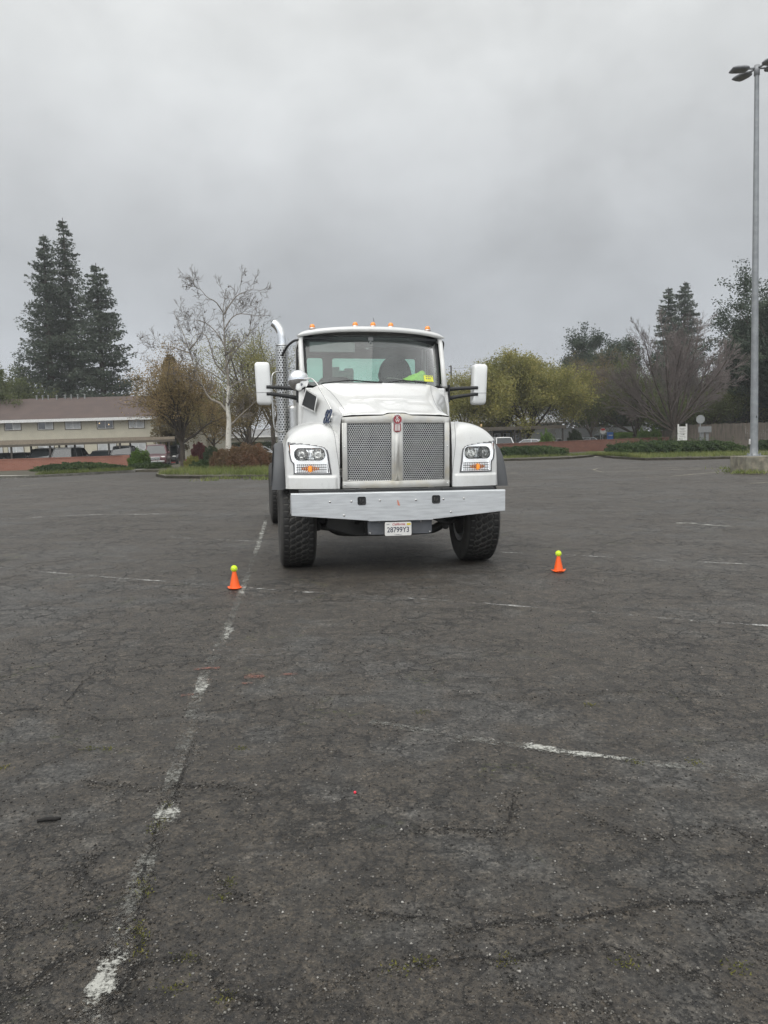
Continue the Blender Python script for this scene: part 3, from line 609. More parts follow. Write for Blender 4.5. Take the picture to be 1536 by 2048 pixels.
def headlight(s):
    # outline in (x,z), x measured outward; follows the fender's front face
    def yf(x): t = (x-.66)/.6; return .235+.16*max(0, t)**2
    out = catmull([(1.215, 1.505), (1.05, 1.488), (.90, 1.466), (.82, 1.442), (.792, 1.39), (.778, 1.28), (.760, 1.165), (.775, 1.150), (.95, 1.150), (1.15, 1.152), (1.165, 1.165), (1.168, 1.26), (1.195, 1.30), (1.212, 1.38), (1.222, 1.49), (1.215, 1.505)], 60)
    def P(x, z, d): return (s*x, yf(x)+.012+.045*max(0, (z-1.28)/.2)**1.5*1.0+d, z)
    c = out.mean(0)
    def scl(k): return [(c[0]+(x-c[0])*k, c[1]+(z-c[1])*k) for x, z in out]
    hl = T('headlight', MB().grid([[P(x, z, -.012) for x, z in scl(k)] if j else [P(x, z, .03) for x, z in scl(k)] for j, k in enumerate((1.04, 1.04, .985, .96))]+[[P(x, z, .004) for x, z in scl(.955)]]), 'gasket', True)
    inn = scl(.955)
    # bezel: a tray closed at the back, with a glow of its own
    tray = MB().grid([[P(x, z, .0) for x, z in inn], [P(x, z, .03) for x, z in scl(.94)]])
    n = 12; rows = []
    for i in range(n+1):
        z = 1.158+(1.478-1.158)*i/n; xl = .785+.02*i/n+(.04 if i == n else 0); xr = 1.155+(.045 if z > 1.29 else 0); rows.append([P(xl+(xr-xl)*j/8, z, .034) for j in range(9)])
    tray.grid(rows); tray.obj('bezel', M['bezel_glow'], hl, True)
    # upper reflector: pill shape with bowls
    pill = rpoly(.812, 1.165, 1.298, 1.445, .066, 6); m2 = MB(); n2 = len(pill); cx, cz = .985, 1.370
    ring = [[P(cx+(x-cx)*k, cz+(z-cz)*k, d) for x, z in pill+[pill[0]]] for k, d in ((1.0, .006), (.97, .004), (.93, .028), (.6, .030), (.0, .030))]
    m2.grid(ring); m2.obj('reflector', M['reflector'], hl, True)
    for bx in (.895, 1.075):
        b = MB(); b.grid([[P(bx+r*math.cos(a), 1.370+r*math.sin(a), d) for a in np.linspace(0, 2*PI, 25)] for r, d in ((.066, .006), (.060, .010), (.050, .020), (.036, .026), (.018, .0285), (.011, .016), (.0, .014))]); b.obj('lamp_bowl', M['chrome_dull'], hl, True)
        f = MB()
        for k in range(11): xx = bx-.078+k*.0155; hh = .052-.012*((k*7) % 3); f.tube([P(xx, 1.370-hh, .004), P(xx+.003, 1.370+hh*.4, .004)] if k % 3 else [P(xx, 1.36, .004), P(xx+.004, 1.370+hh, .004)], .0030+.0012*(k % 2), 5)
        f.obj('lens_flute', M['gasket'] if bx > 1 else M['chrome_dull'], hl)
    # lower signal lamp: dark grid with an amber heart
    g = MB()
    for k in range(4): zz = 1.168+k*.028; g.tube([P(.80, zz, .018), P(.95, zz, .018), P(1.14, zz, .018)], .0035, 5)
    for k in range(15): xx = .81+k*.0225; g.tube([P(xx, 1.160, .020), P(xx, 1.26, .020)], .0026, 5)
    g.obj('signal_grid', M['chassis'], hl)
    am = MB(); cxa = .985
    for k in range(9):
        xx = cxa-.088+k*.022; hh = .046*(1-abs(k-4)/6.0); am.ball(P(xx, 1.208, .014), 1, 8, 6, (.0095, .006, hh))
    am.obj('signal_lens', M['amber'], hl, True)
    MB().ball(P(cxa, 1.206, .010), 1, 12, 8, (.026, .010, .036)).obj('bulb_gleam', M['amber_lit'], hl, True)
    div = MB().tube([P(.785, 1.280, .0), P(.98, 1.280, .0), P(1.165, 1.282, .0)], .0045, 6); div.obj('divider', M['bezel_glow'], hl, True)
    # side marker strip and clear cover
    MB().grid([[P(1.203, z, -.004), P(1.214, z, .004)] for z in np.linspace(1.32, 1.48, 6)]).obj('side_marker', M['amber'], hl)
    cov = [[P(c[0]+(x-c[0])*k, c[1]+(z-c[1])*k, -.016-.012*(1-k)) for x, z in inn] for k in (1.0, .8, .5, .2, 0)]
    MB().grid(cov).obj('lens', M['lens'], hl, True)
headlight(-1); headlight(1)

def hexplate(x0, x1, z0, z1, pitch, ratio, fn, r_corner=0):
    """perforated sheet: triangular lattice of hexagon cells with a hexagon hole each"""
    mb = MB(); a = pitch/math.sqrt(3); dz = a*1.5; row = 0; z = z0+a
    while z <= z1-a*.5:
        x = x0+pitch/2+(pitch/2 if row % 2 else 0)
        while x <= x1-pitch*.3:
            o = []; i = []
            for k in range(6):
                t = R(30+60*k); o.append(fn(min(max(x+a*math.cos(t), x0), x1), min(max(z+a*math.sin(t), z0), z1))); i.append(fn(x+a*ratio*math.cos(t), z+a*ratio*math.sin(t)))
            mb.add(o+i, [(k, (k+1) % 6, 6+(k+1) % 6, 6+k) for k in range(6)]); x += pitch
        z += dz; row += 1
    return mb
def gy(x): return .185+.055*(abs(x)/.62)**1.2
def build_grille():
    zt = lambda x: 1.802-.018*(abs(x)/.62)**2+.022/(1+math.exp((abs(x)-.13)/.012))
    mb = MB()
    def band(xa, xb, za, zb, n=16):
        G1 = []
        for i in range(n+1):
            x = xa+(xb-xa)*i/n; a_ = za(x) if callable(za) else za; b_ = zb(x) if callable(zb) else zb
            G1.append([(x, gy(x)+.05, a_), (x, gy(x), a_), (x, gy(x), b_), (x, gy(x)+.05, b_)])
        mb.grid(G1)
        for e in (0, -1):
            q = G1[e]; mb.add(q, [(0, 1, 2, 3)])
    ZB, ZT = 1.058, 1.722
    band(-.625, .625, .982, ZB, 30); band(-.625, .625, ZT, zt, 30); band(-.625, -.572, ZB, ZT, 4); band(.572, .625, ZB, ZT, 4); band(-.062, .062, ZB, ZT, 4)
    fr = T('grille_surround', mb, 'steel', True, .004)
    for s in (-1, 1):
        h = hexplate(.062, .572, ZB, ZT, .0252, .76, lambda x, z: (s*x, gy(x)+.022, z)); sc = T('grille_screen', h, 'mesh_steel')
        e = catmull([(.068, ZB+.03), (.068, ZT-.02), (.085, ZT-.006), (.55, ZT-.006), (.566, ZT-.02), (.566, ZB+.05), (.545, ZB+.008), (.09, ZB+.006), (.068, ZB+.03)], 60)
        MB().tube([(s*x, gy(x)+.012, z) for x, z in e], .0055, 6, False).obj('screen_edge', M['chrome_dull'], sc, True)
    T('radiator', MB().box(-.60, .60, .36, .42, .99, 1.75), 'chassis')
    # round badge with letters over a striped tail
    em = T('emblem', MB().prism([(.0+.056*math.cos(t), 1.755+.056*math.sin(t)) for t in np.linspace(0, 2*PI, 28, endpoint=False)], .164, .186), 'chrome_dull', False, .002)
    MB().prism([(.049*math.cos(t), 1.755+.049*math.sin(t)) for t in np.linspace(0, 2*PI, 28, endpoint=False)], .1605, .168).obj('badge_disc', M['redbadge'], em)
    MB().prism([(-.040, 1.712), (.040, 1.712), (.043, 1.635), (.030, 1.618), (-.030, 1.618), (-.043, 1.635)], .168, .187).obj('badge_tail', M['redbadge'], em, False, .002)
    st = MB()
    for k in range(4): st.box(-.030+k*.0165, -.030+k*.0165+.010, .1655, .169, 1.630, 1.700)
    st.obj('badge_stripe', M['plate'], em)
    cr = MB()
    for k in range(4): cr.ball((-.024+k*.016, .172, 1.816-.004*abs(k-1.5)), .008, 8, 6)
    cr.obj('badge_crown', M['chrome'], em, True)
    text_mesh('badge_letter', 'K', .046, M['plate'], em, Matrix.Translation((0, .1595, 1.774)) @ FRONT, .0012, 1.0, bold=.001)
    text_mesh('badge_letter', 'W', .046, M['plate'], em, Matrix.Translation((0, .1595, 1.740)) @ FRONT, .0012, 1.0, bold=.001)
    for s in (-1, 1):
        for z in (1.02, 1.45): T('grille_rivet', MB().ball((s*.600, gy(.6)-.002, z), .008, 8, 6), 'chrome', True)
build_grille()

def bumper():
    out = [(-1.222, .940), (-1.222, .703), (-.372, .628), (-.36, .620), (.36, .620), (.372, .628), (1.222, .703), (1.222, .940)]
    mb = MB(); xs = sorted(set([-1.222, 1.222, -.372, .372, -.36, .36]+list(np.linspace(-1.2, 1.2, 25))))
    def zb(x):
        x = abs(x); return .620 if x <= .36 else .628+(x-.372)/(1.222-.372)*.075
    rows = []
    for x in xs:
        b_ = zb(x); rows.append([(x, .10, .946), (x, .012, .948), (x, .003, .944), (x, 0, .936), (x, 0, (.936+b_)/2), (x, 0, b_+.004), (x, .006, b_), (x, .05, b_)])
    mb.grid(rows)
    for s in (-1, 1): mb.add([(s*1.222, 0, .936), (s*1.222, .10, .946), (s*1.222, .22, .90), (s*1.222, .22, .72), (s*1.222, 0, .703)], [(0, 1, 2, 3, 4)])
    b = T('bumper', mb, 'bumper', False)
    b.modifiers.new('thickness', 'SOLIDIFY').thickness = .006
    for x, z in ((-.796, .848), (-.557, .848), (-.236, .853), (.175, .85), (.493, .854), (.733, .855), (-.642, .694), (.58, .704)):
        MB().lathe([(.0, -.007), (.009, -.006), (.012, -.002), (.013, .0), (.013, .002)], (x, 0, z), 10, 'y').obj('bolt', M['chrome_dull'], b, True)
    for x in (-.442, .406):
        z = .853
        h = MB().grid([[(x+(q[0]-x)*k, y, z+(q[1]-z)*k) for q in (lambda p: p+[p[0]])(rpoly(x-.047, x+.047, z-.047, z+.047, .02))] for k, y in ((1.0, .001), (1.0, -.007), (.86, -.007), (.74, -.002), (.0, -.0015))])
        hk = h.obj('tow_hole', M['black'], b)
        MB().tube([(x-.018, -.004, z+.026), (x-.018, -.006, z-.012), (x-.004, -.007, z-.026), (x+.012, -.006, z-.012), (x+.012, -.004, z+.010)], .0065, 8).obj('tow_hook', M['chassis'], hk, True)
    MB().prism([(-.042, .853), (-.030, .853), (-.008, .790), (-.035, .795)], -.0025, .001).obj('painted_cone_reflection', mat('painted_cone_reflection', (.62, .25, .17), .5), b)  # orange patch painted in for a cone's reflection on the bumper
bumper()
def plate():
    br = T('plate_bracket', MB().prism([(-.372, .640), (.372, .640), (.368, .475), (.350, .462), (-.350, .462), (-.368, .475)], .055, .066), 'bracket', False, .003)
    for x, z in ((-.24, .605), (.24, .605), (-.345, .482), (.345, .482)): MB().ball((x, .053, z), .010, 8, 6).obj('bracket_bolt', M['chrome_dull'], br, True)
    cx, cz = -.03, .528; w, h = .1525, .0775
    p = T('license_plate', MB().prism(rpoly(cx-w, cx+w, cz-h, cz+h, .016), .008, .014), 'plate', False, .002)
    F = lambda x, z: Matrix.Translation((cx+x, .0075, cz+z)) @ FRONT
    text_mesh('plate_number', '28799Y3', .083, M['plate_ink'], p, F(0, -.012), .001, .86, bold=.0008)
    text_mesh('plate_state', 'California', .038, M['plate_red'], p, F(.003, .052), .001, 1.0, .35, .0003)
    text_mesh('plate_month', 'MAY', .017, M['plate_ink'], p, F(-.115, .052), .001, 1.0)
    text_mesh('plate_footer', 'COMMERCIAL', .011, M['plate_ink'], p, F(0, -.067), .0008, 1.2)
    MB().box(cx+.100, cx+.142, .0065, .0082, cz+.040, cz+.062).obj('plate_sticker', M['plate_yellow'], p)
plate()

def tyre_mesh():
    """truck tyre lying on the x axis with zigzag tread cut as real grooves"""
    nu, half = 420, []
    prof = [(-.165, .30), (-.20, .33), (-.212, .40), (-.213, .455), (-.205, .505), (-.188, .535), (-.172, .550)]
    tread = [(-.164+.328*i/40, .556+.004*math.cos((-.164+.328*i/40)/.164*PI/2)) for i in range(41)]
    P = prof+tread+[(-x, r) for x, r in prof[::-1]]; m = len(P); V = np.zeros((nu, m, 3)); D = np.zeros((nu, m))
    tri = lambda t: abs((t % 1)*2-1)*2-1
    for a in range(nu):
        th = 2*PI*a/nu
        for j, (x, r) in enumerate(P):
            g = 0
            if len(prof) <= j < m-len(prof):
                for q, (x0, ph) in enumerate(((-.098, 0), (-.035, .5), (.035, 0), (.098, .5))):
                    xx = x0+.014*tri(a/nu*42+ph); g = max(g, 1-abs(x-xx)/.0075)
                k = a/nu*42
                for x0, x1, ph in ((-.098, -.035, .25), (-.035, .035, .75), (.035, .098, .25)):
                    if x0-.01 < x < x1+.01: g = max(g, .9-abs(((k+ph+ (x-x0)*5) % 1)-.5)/.13)
                if abs(x) > .12: g = max(g, .8-abs(((k+.5) % 1)-.5)/.14)
            g = max(0, min(1, g*1.8)); rr = r-.013*g
            V[a, j] = (x, rr*math.cos(th), rr*math.sin(th)); D[a, j] = g*.85 if g > 0 else (.40 if abs(x) > .175 else .05)
    F = [(a*m+j, a*m+j+1, ((a+1) % nu)*m+j+1, ((a+1) % nu)*m+j) for a in range(nu) for j in range(m-1)]
    me = np_mesh('tyre', V.reshape(-1, 3), F); at_ = me.attributes.new('dust', 'FLOAT', 'POINT'); at_.data.foreach_set('value', D.ravel().astype(np.float32)); me.materials.append(M['tyre']); return me
TYRE = tyre_mesh()
RIM = MB().lathe([(.0, .06), (.10, .06), (.11, .10), (.13, .10), (.14, .03), (.20, .0), (.235, -.02), (.25, .06), (.285, .16), (.31, .19), (.315, .17), (.29, .13), (.28, -.15), (.31, -.18), (.305, -.195), (.27, -.16), (.262, .0), (.0, -.02)], n=36, axis='x').mesh('rim'); RIM.materials.append(M['wheel_rim'])
def wheel(x, y, s, steer=0, name='wheel'):
    w = bpy.data.objects.new(name, None); COL.objects.link(w); w.parent = truck; w.location = (x, y, .558); w.rotation_euler = (0, 0, steer if s > 0 else PI+steer)
    t = bpy.data.objects.new('tyre', TYRE); COL.objects.link(t); t.parent = w
    r = bpy.data.objects.new('rim', RIM); COL.objects.link(r); r.parent = w
    MB().lathe([(0, -.05), (.20, -.05), (.22, -.07), (.22, -.20), (.05, -.21), (0, -.21)], n=28, axis='x').obj('brake_drum', M['chassis'], w, True)
    return w
wheel(-1.12, .95, -1, R(0)); wheel(1.12, .95, 1, R(-1.5))
for y in (6.2, 7.5):
    for s in (-1, 1):
        for x in (.80, 1.13): wheel(s*x, y, s)
def chassis():
    fr = MB()
    for s in (-1, 1): fr.box(s*.40-.04, s*.40+.04, .12, 8.3, .72, .98)
    for y in (.30, 2.6, 4.4, 6.85, 8.2): fr.box(-.36, .36, y-.06, y+.06, .76, .94)
    T('frame', fr, 'chassis', False, .008)
    ax = MB(); ax.tube([tuple(p) for p in catmull([(-.93, .95, .56), (-.80, .95, .55), (-.66, .93, .44), (-.45, .93, .40), (.45, .93, .40), (.66, .93, .44), (.80, .95, .55), (.93, .95, .56)], 26)], .055, 8)
    T('front_axle', ax, 'chassis', True)
    for s in (-1, 1): T('leaf_spring', MB().tube([(s*.43, .25, .70), (s*.43, .6, .56), (s*.43, .95, .50), (s*.43, 1.4, .60), (s*.43, 1.8, .74)], .045, 6), 'chassis', True)
    oil = MB().prism([(-.80, .50), (-.62, .44), (-.45, .395), (-.10, .385), (.12, .40), (.30, .42), (.36, .50), (.50, .62), (.50, .80), (-.70, .80)], .55, .75)
    T('steering_crossmember', oil, 'chassis', False, .012)
    T('steering_link', MB().tube([(-.90, .72, .50), (-.70, .66, .47), (-.5, .62, .52)], .028, 8).ball((-.88, .70, .50), .05, 10, 8), 'chassis', True)
    T('steering_link', MB().tube([(.90, .78, .56), (.72, .70, .50), (.5, .62, .60)], .03, 8).ball((.70, .72, .47), .045, 10, 8), 'chassis', True)
    for x in (-.34, -.24): T('bracket', MB().box(x, x+.03, .50, .56, .42, .56), 'chassis')
    T('radiator_support', MB().box(-1.13, 1.13, .10, .20, .90, .975).box(-.62, -.50, .06, .10, .935, .975).box(.50, .62, .06, .10, .935, .975), 'black', False, .006)
    T('engine', MB().prism([(-.34, .5), (.34, .5), (.40, .8), (.38, 1.5), (.2, 1.75), (-.2, 1.75), (-.38, 1.5), (-.4, .8)], .6, 1.9), 'chassis', False, .03)
    for s in (-1, 1):
        tk = T('fuel_tank' if s < 0 else 'battery_box', MB().lathe([(0, 2.0), (.27, 2.0), (.31, 2.04), (.31, 3.46), (.27, 3.5), (0, 3.5)], (s*.80, 0, .78), 28, 'y') if s < 0 else MB().prism(rpoly(.5, 1.12, .5, 1.05, .05), 2.1, 3.2), 'chrome_dull', True if s < 0 else False)
        MB().box(s*.80-.30, s*.80+.33, 2.05, 3.45, 1.09, 1.12).obj('step', M['chrome_dull'], tk)
    for y in (6.2, 7.5): T('rear_axle', MB().tube([(-.7, y, .56), (-.25, y, .56), (-.2, y, .56), (.2, y, .56), (.25, y, .56), (.7, y, .56)], [.08, .08, .2, .2, .08, .08], 14), 'chassis', True)
    for s in (-1, 1): T('mud_flap', MB().box(s*.62, s*1.25, 8.1, 8.115, .25, .95), 'black')
chassis()

def cab():
    # lower body sides, rear wall with three openings, pillars
    W = .985
    body = MB()
    for s in (-1, 1):
        body.prism([(1.72, 1.12), (3.10, 1.12), (3.10, 2.30), (1.95, 2.30), (1.84, 2.22), (1.74, 1.95)], s*(W-.05), s*(W+.035), 'x')
    body.box(-W+.05, W-.05, 3.04, 3.10, 1.12, 2.36).box(-W+.05, W-.05, 3.04, 3.10, 2.77, 2.93)
    for a, b in ((-.94, -.83), (-.57, -.455), (.455, .57), (.83, .94)): body.box(a, b, 3.042, 3.098, 2.36, 2.77)
    body.box(-W+.05, W-.05, 1.66, 1.72, 1.2, 2.22)
    T('cab_body', body, 'paint', False, .018, seg=3)
    rw = T('rear_window', MB().box(-.455, .455, 3.066, 3.072, 2.36, 2.77), 'rear_glass')
    for a, b in ((-.83, -.57), (.57, .83)): T('rear_window', MB().box(a, b, 3.066, 3.072, 2.36, 2.77), 'rear_glass')
    gs = MB()
    for a, b in ((-.83, -.57), (-.455, .455), (.57, .83)):
        pp = rpoly(a, b, 2.36, 2.77, .05); gs.tube([(x, 3.035, z) for x, z in pp+[pp[0]]], .014, 6, False)
    T('window_seal', gs, 'interior', True)
    for s in (-1, 1):
        # A pillar, door frame and glass
        T('pillar', MB().tube([(s*.955, 1.76, 2.24), (s*.965, 1.90, 2.55), (s*.965, 2.05, 2.90), (s*.94, 2.12, 2.96)], [.040, .033, .033, .030], 10), 'paint', True)
        d = T('door', MB().prism([(1.83, 1.25), (2.98, 1.25), (2.98, 2.27), (1.83, 2.22)], s*(W+.032), s*(W+.045), 'x'), 'paint', False, .006)
        MB().prism([(2.90, 2.25), (3.06, 2.25), (3.06, 2.93), (2.90, 2.93)], s*(W-.05), s*(W+.0), 'x').obj('door_pillar', M['paint'], d, False, .01)
        MB().prism([(2.10, 2.87), (3.0, 2.87), (3.0, 2.93), (2.14, 2.93)], s*(W-.05), s*(W+.0), 'x').obj('door_header', M['paint'], d, False, .01)
        MB().tube([(s*(W-.01), 1.90, 2.28), (s*(W-.02), 2.16, 2.86), (s*(W-.02), 2.88, 2.86), (s*(W-.01), 2.88, 2.28), (s*(W-.01), 1.90, 2.28)], .016, 6, False).obj('window_seal', M['black'], d)
        MB().prism([(1.88, 2.27), (2.92, 2.27), (2.92, 2.88), (2.14, 2.88)], s*(W-.022), s*(W-.016), 'x').obj('side_window', M['side_glass'], d)
        MB().tube([(s*(W+.055), 2.62, 2.16), (s*(W+.07), 2.66, 2.16), (s*(W+.07), 2.82, 2.16), (s*(W+.055), 2.86, 2.16)], .012, 6).obj('door_handle', M['black'], d, True)
        MB().tube([tuple(p) for p in catmull([(s*(W+.0), 2.02, 2.88), (s*(W+.06), 2.20, 2.89), (s*(W+.13), 2.50, 2.86), (s*(W+.20), 2.85, 2.77)], 18)], .017, 6).obj('rain_guard', M['black'], d, True)
    # roof cap with visor lip
    rows = []
    for y, dz, k in ((1.93, -.045, 1.0), (1.905, -.030, 1.005), (1.905, -.002, 1.0), (1.95, .028, .985), (2.2, .05, .975), (2.7, .06, .97), (3.05, .03, .965), (3.12, -.04, .965)):
        half = [(0, 3.035+dz), (.35, 3.030+dz), (.68, 3.008+dz), (.90, 2.978+dz), (.985, 2.955+dz*.7), (1.012, 2.935+dz*.2)]
        yb = lambda x: y+(.10*(abs(x)/1.0)**2.5 if y < 2.1 else 0)
        rows.append([(-x*k, yb(x), z) for x, z in half[::-1]]+[(x*k, yb(x), z) for x, z in half[1:]])
    A = loft(rows, 50, 40)
    rf = T('roof', MB().grid(A.tolist()), 'paint', True); so = rf.modifiers.new('thickness', 'SOLIDIFY'); so.thickness = .02; so.offset = -1
    T('roof_lining', MB().box(-.93, .93, 2.06, 3.04, 2.90, 2.925), 'interior')
    # windshield
    def wp(u, v, off=0):
        hw = .905+.030*v; x = u*hw; return (x, 1.715+.33*v+.12*abs(u)**2.4+off, 2.245+.715*v-(.01*abs(u)**2))
    # rounded outline in (u,v)
    ol = [(u*2-1, v) for u, v in [((p[0]), p[1]) for p in rpoly(0.0, 1.0, 0.0, 1.0, .06, 6)]]
    rows = [[wp(u, v) for u in np.linspace(-.995, .995, 33)] for v in np.linspace(.004, .996, 15)]
    ws = T('windshield', MB().grid(rows), 'windshield', True)
    MB().grid([[wp(u*k, .5+(v-.5)*kv, o) for u, v in ol+[ol[0]]] for k, kv, o in ((1.012, 1.02, .004), (1.012, 1.02, -.006), (.975, .955, -.006), (.975, .955, -.003))]).obj('windshield_seal', M['black'], ws, True)
    sk = MB().add([wp(.755, .115, -.004), wp(.905, .115, -.004), wp(.895, .235, -.004), wp(.748, .235, -.004)], [(0, 1, 2, 3)]); so = sk.obj('sticker', M['sticker'], ws)
    ln = MB()
    for r_, vv in enumerate((.205, .165)):
        for k in range(4 if r_ == 0 else 3):
            u0 = .785+k*.028; ln.add([wp(u0, vv, -.006), wp(u0+.016, vv, -.006), wp(u0+.016, vv+.022, -.006), wp(u0, vv+.022, -.006)], [(0, 1, 2, 3)])
    ln.obj('sticker_print', M['sign_ink'], ws)
    # wipers and cowl
    T('cowl', MB().grid([[(x, 1.64+.11*abs(x)**2.4, 2.272-.03*abs(x)**2), (x, 1.70+.12*abs(x)**2.4, 2.262-.03*abs(x)**2), (x, 1.74+.12*abs(x)**2.4, 2.23)] for x in np.linspace(-.93, .93, 24)]), 'black', True)
    for x0, x1, x2 in ((.02, -.34, -.72), (.62, .36, .10)):
        w = MB().tube([(x0+.06, 1.66, 2.29), (x1+.1, 1.695, 2.315), (x1, 1.70, 2.32)], [.012, .009, .008], 6); w.tube([(x2, 1.72+.06*abs(x2)**2.4, 2.285), (x1, 1.705, 2.325), (x1+.33, 1.70, 2.30)], [.006, .010, .006], 6)
        T('wiper', w, 'black', True)
    # interior
    T('dashboard', MB().prism([(1.76, 2.0), (1.78, 2.24), (1.95, 2.31), (2.15, 2.335), (2.28, 2.31), (2.34, 2.0)], -.92, .92, 'x'), 'interior', False, .02)
    T('cab_floor', MB().box(-.92, .92, 1.75, 3.03, 1.30, 1.36), 'interior')
    T('rear_lining', MB().box(-.92, -.83, 3.02, 3.035, 1.36, 2.9).box(.83, .92, 3.02, 3.035, 1.36, 2.9).box(-.83, .83, 3.02, 3.035, 1.36, 2.36).box(-.83, .83, 3.02, 3.035, 2.77, 2.9).box(-.57, -.455, 3.02, 3.035, 2.36, 2.77).box(.455, .57, 3.02, 3.035, 2.36, 2.77), 'interior')
    for x in (-.44, .44):
        st = T('seat', MB().prism(rpoly(x-.24, x+.24, 1.75, 2.45, .10), 2.66, 2.82), 'seat', False, .03)
        MB().prism(rpoly(x-.25, x+.25, 1.36, 1.80, .06), 2.3, 2.75).obj('cushion', M['seat'], st, False, .03)
        if x > 0: MB().prism([(x+.232*math.cos(t)*(1 if math.sin(t) > 0 else 1.05), 2.50+.262*math.sin(t)) for t in np.linspace(-.4, PI+.4, 22)], 2.60, 2.76).obj('headrest', M['seat'], st, False, .04, 3)
        else: MB().prism(rpoly(x-.14, x+.14, 2.30, 2.40, .04), 2.68, 2.78).obj('headrest', M['seat'], st, False, .02)
    sw = MB().tube([(.44+.22*math.cos(t), 2.30+.10*math.sin(t)-.0, 2.16+.16*math.sin(t)) for t in np.linspace(0, 2*PI, 28)], .016, 8, False); T('steering_wheel', sw, 'black', True)
    T('sun_visor', MB().box(-.84, -.22, 2.10, 2.115, 2.735, 2.87), 'interior_light', False, .006)
    T('shade_band', MB().box(-.88, .80, 2.14, 2.16, 2.815, 2.90), 'black', False, .004)
    T('dash_camera', MB().box(-.05, .02, 2.0, 2.05, 2.88, 2.93).box(-.035, .0, 2.0, 2.04, 2.84, 2.87).ball((-.02, 1.99, 2.86), .016, 10, 8).box(-.08, -.04, 2.02, 2.05, 2.77, 2.79), 'interior_light', False, .004)
    # marker lights and antenna
    for x in (-.80, -.222, .022, .268, .792):
        zt = 3.035-.055*abs(x)**2.2+.040; ml = T('marker_light', MB().lathe([(.046, 0), (.046, .012), (.038, .016)], (x, 2.03+.08*abs(x)**2.5, zt-.006), 16), 'chrome_dull', True)
        MB().lathe([(.038, .01), (.038, .03), (.032, .052), (.018, .064), (.0, .067)], (x, 2.03+.08*abs(x)**2.5, zt-.006), 16).obj('lens', M['amber'], ml, True)
        MB().ball((x, 2.03+.08*abs(x)**2.5-.004, zt+.040), 1, 10, 8, (.020, .036, .010)).obj('bulb_gleam', M['amber_lit'], ml, True)  # glowing spot added as the sky's gleam on top of the marker lens
    T('antenna', MB().lathe([(.035, 0), (.035, .01), (.012, .03)], (.135, 2.5, 3.09), 12).tube([(.135, 2.5, 3.10), (.10, 2.5, 3.27)], [.006, .003], 6), 'black', True)
    # tall headboard box seen through the rear glass
    T('rear_rack', MB().box(-.42, -.07, 3.5, 3.6, 2.0, 2.62).box(-.42, -.28, 3.5, 3.6, 2.62, 2.68).box(-.20, -.07, 3.5, 3.6, 2.62, 2.66).box(-.40, -.36, 3.52, 3.58, .98, 2.0).box(-.13, -.09, 3.52, 3.58, .98, 2.0), 'chassis', False, .01)
cab()
